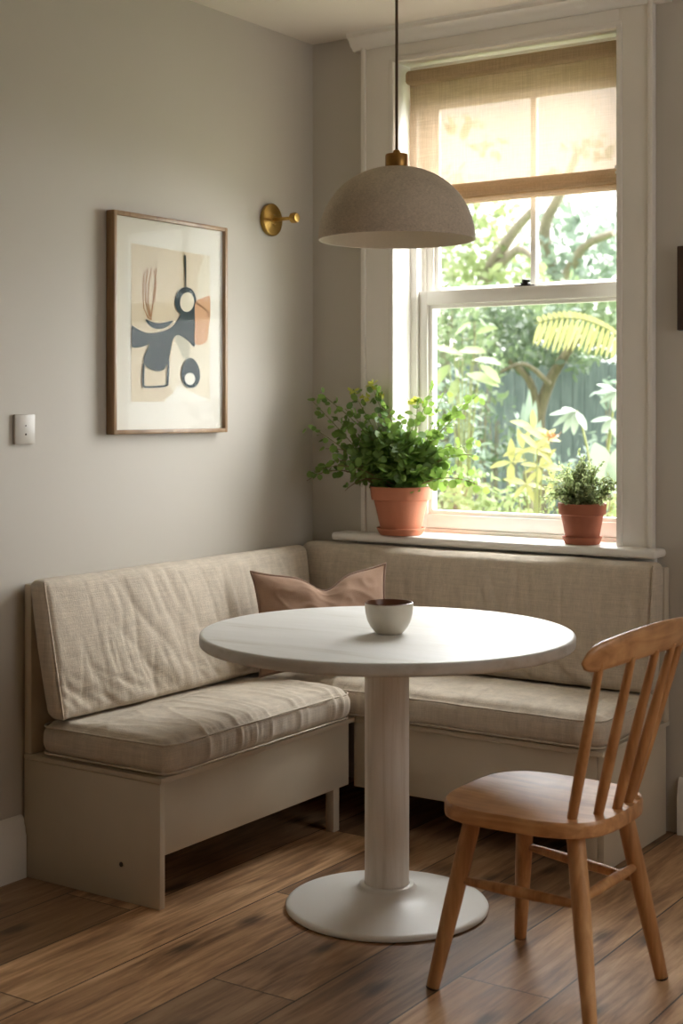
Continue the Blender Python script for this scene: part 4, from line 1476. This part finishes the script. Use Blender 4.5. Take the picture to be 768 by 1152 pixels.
# pale palmate plant
r_, o_, rng = plant('palmate_plant', 'pale plant with finger-like leaves in front of the fence', 'plant', 660, 500, 3.8, 55)
lv, st = Leaves(), MB()
for (bx, by), tipsx in (((648, 462), ((617, 464), (620, 478), (632, 486), (645, 488), (660, 482), (632, 458))), ((694, 440), ((668, 440), (674, 452), (690, 462), (672, 430))), ((690, 470), ((664, 472), (676, 486), (692, 490)))):
    p = on(bx, by, 1, 3.8) - o_
    st.tube(bez(Vector((0.05, 0, 0)), Vector((0.1, 0, p.z * 0.8)), p, 8), 0.007, 6)
    for tx, ty in tipsx:
        q = on(tx, ty, 1, 3.7) - o_
        lv.leaf(p, q - p, Vector((0.3, -0.5, 0.9)), (q - p).length, 0.055, 0, 0.1, 0.12)
for bx, by, tx, ty, w in ((690, 552, 668, 497, 0.13), (690, 560, 700, 500, 0.14)):
    p = on(bx, by, 1, 3.2) - o_; q = on(tx, ty, 1, 3.2) - o_
    st.tube(bez(Vector((0.1, 0, 0)), Vector((0.12, 0, p.z * 0.8)), p, 8), 0.008, 6)
    lv.leaf(p, q - p, Vector((0.4, -1, 0.2)), (q - p).length, w, 1, 0.1, 0.1)
lv.build('foliage', M['g_pale'], r_); st.build('stems', M['stem'], r_, 60)

# ------------------------------------------------------------------ light
w = bpy.data.worlds.new('sky')
SC.world = w
w.use_nodes = True
nt = w.node_tree
bg = nt.nodes['Background']
bg.inputs['Color'].default_value = (1.0, 0.985, 0.95, 1)
bg.inputs['Strength'].default_value = 1.7

sun_d = bpy.data.lights.new('hazy_sun', 'SUN')
sun = bpy.data.objects.new('hazy_sun', sun_d)
COL.objects.link(sun)
sun_d.energy = 20.5
sun_d.angle = math.radians(110)
sun_d.color = (0.975, 0.99, 1.0)
to_sun = Vector((0.16, 0.76, 0.56))
sun.rotation_euler = to_sun.to_track_quat('Z', 'Y').to_euler()


def portal(name, loc, direction, sx, sy):
    d = bpy.data.lights.new(name, 'AREA')
    o = bpy.data.objects.new(name, d)
    COL.objects.link(o)
    d.shape = 'RECTANGLE'; d.size = sx; d.size_y = sy
    d.cycles.is_portal = True
    o.location = loc
    o.rotation_euler = Vector(direction).to_track_quat('-Z', 'Z').to_euler()


portal('window_portal', ((OX0 + OX1) / 2, WT + 0.03, (OZ0 + OZ1) / 2), (0, -1, 0), OX1 - OX0, OZ1 - OZ0)
portal('side_window_portal', (RX + 0.22, (SY0 + SY1) / 2, (SZ0 + SZ1) / 2), (-1, 0, 0), SY1 - SY0, SZ1 - SZ0)

# ------------------------------------------------------------------ view
vs_ = SC.view_settings
vs_.view_transform = 'Standard'
vs_.look = 'None'
vs_.gamma = 1.0
vs_.exposure = 0.88
vs_.use_curve_mapping = False
SC.display_settings.display_device = 'sRGB'
cy = SC.cycles
cy.use_denoising = True
cy.max_bounces = 12
cy.diffuse_bounces = 6
cy.glossy_bounces = 4
cy.transmission_bounces = 8
cy.transparent_max_bounces = 24
cy.caustics_reflective = False
cy.caustics_refractive = False
cy.sample_clamp_indirect = 6.0
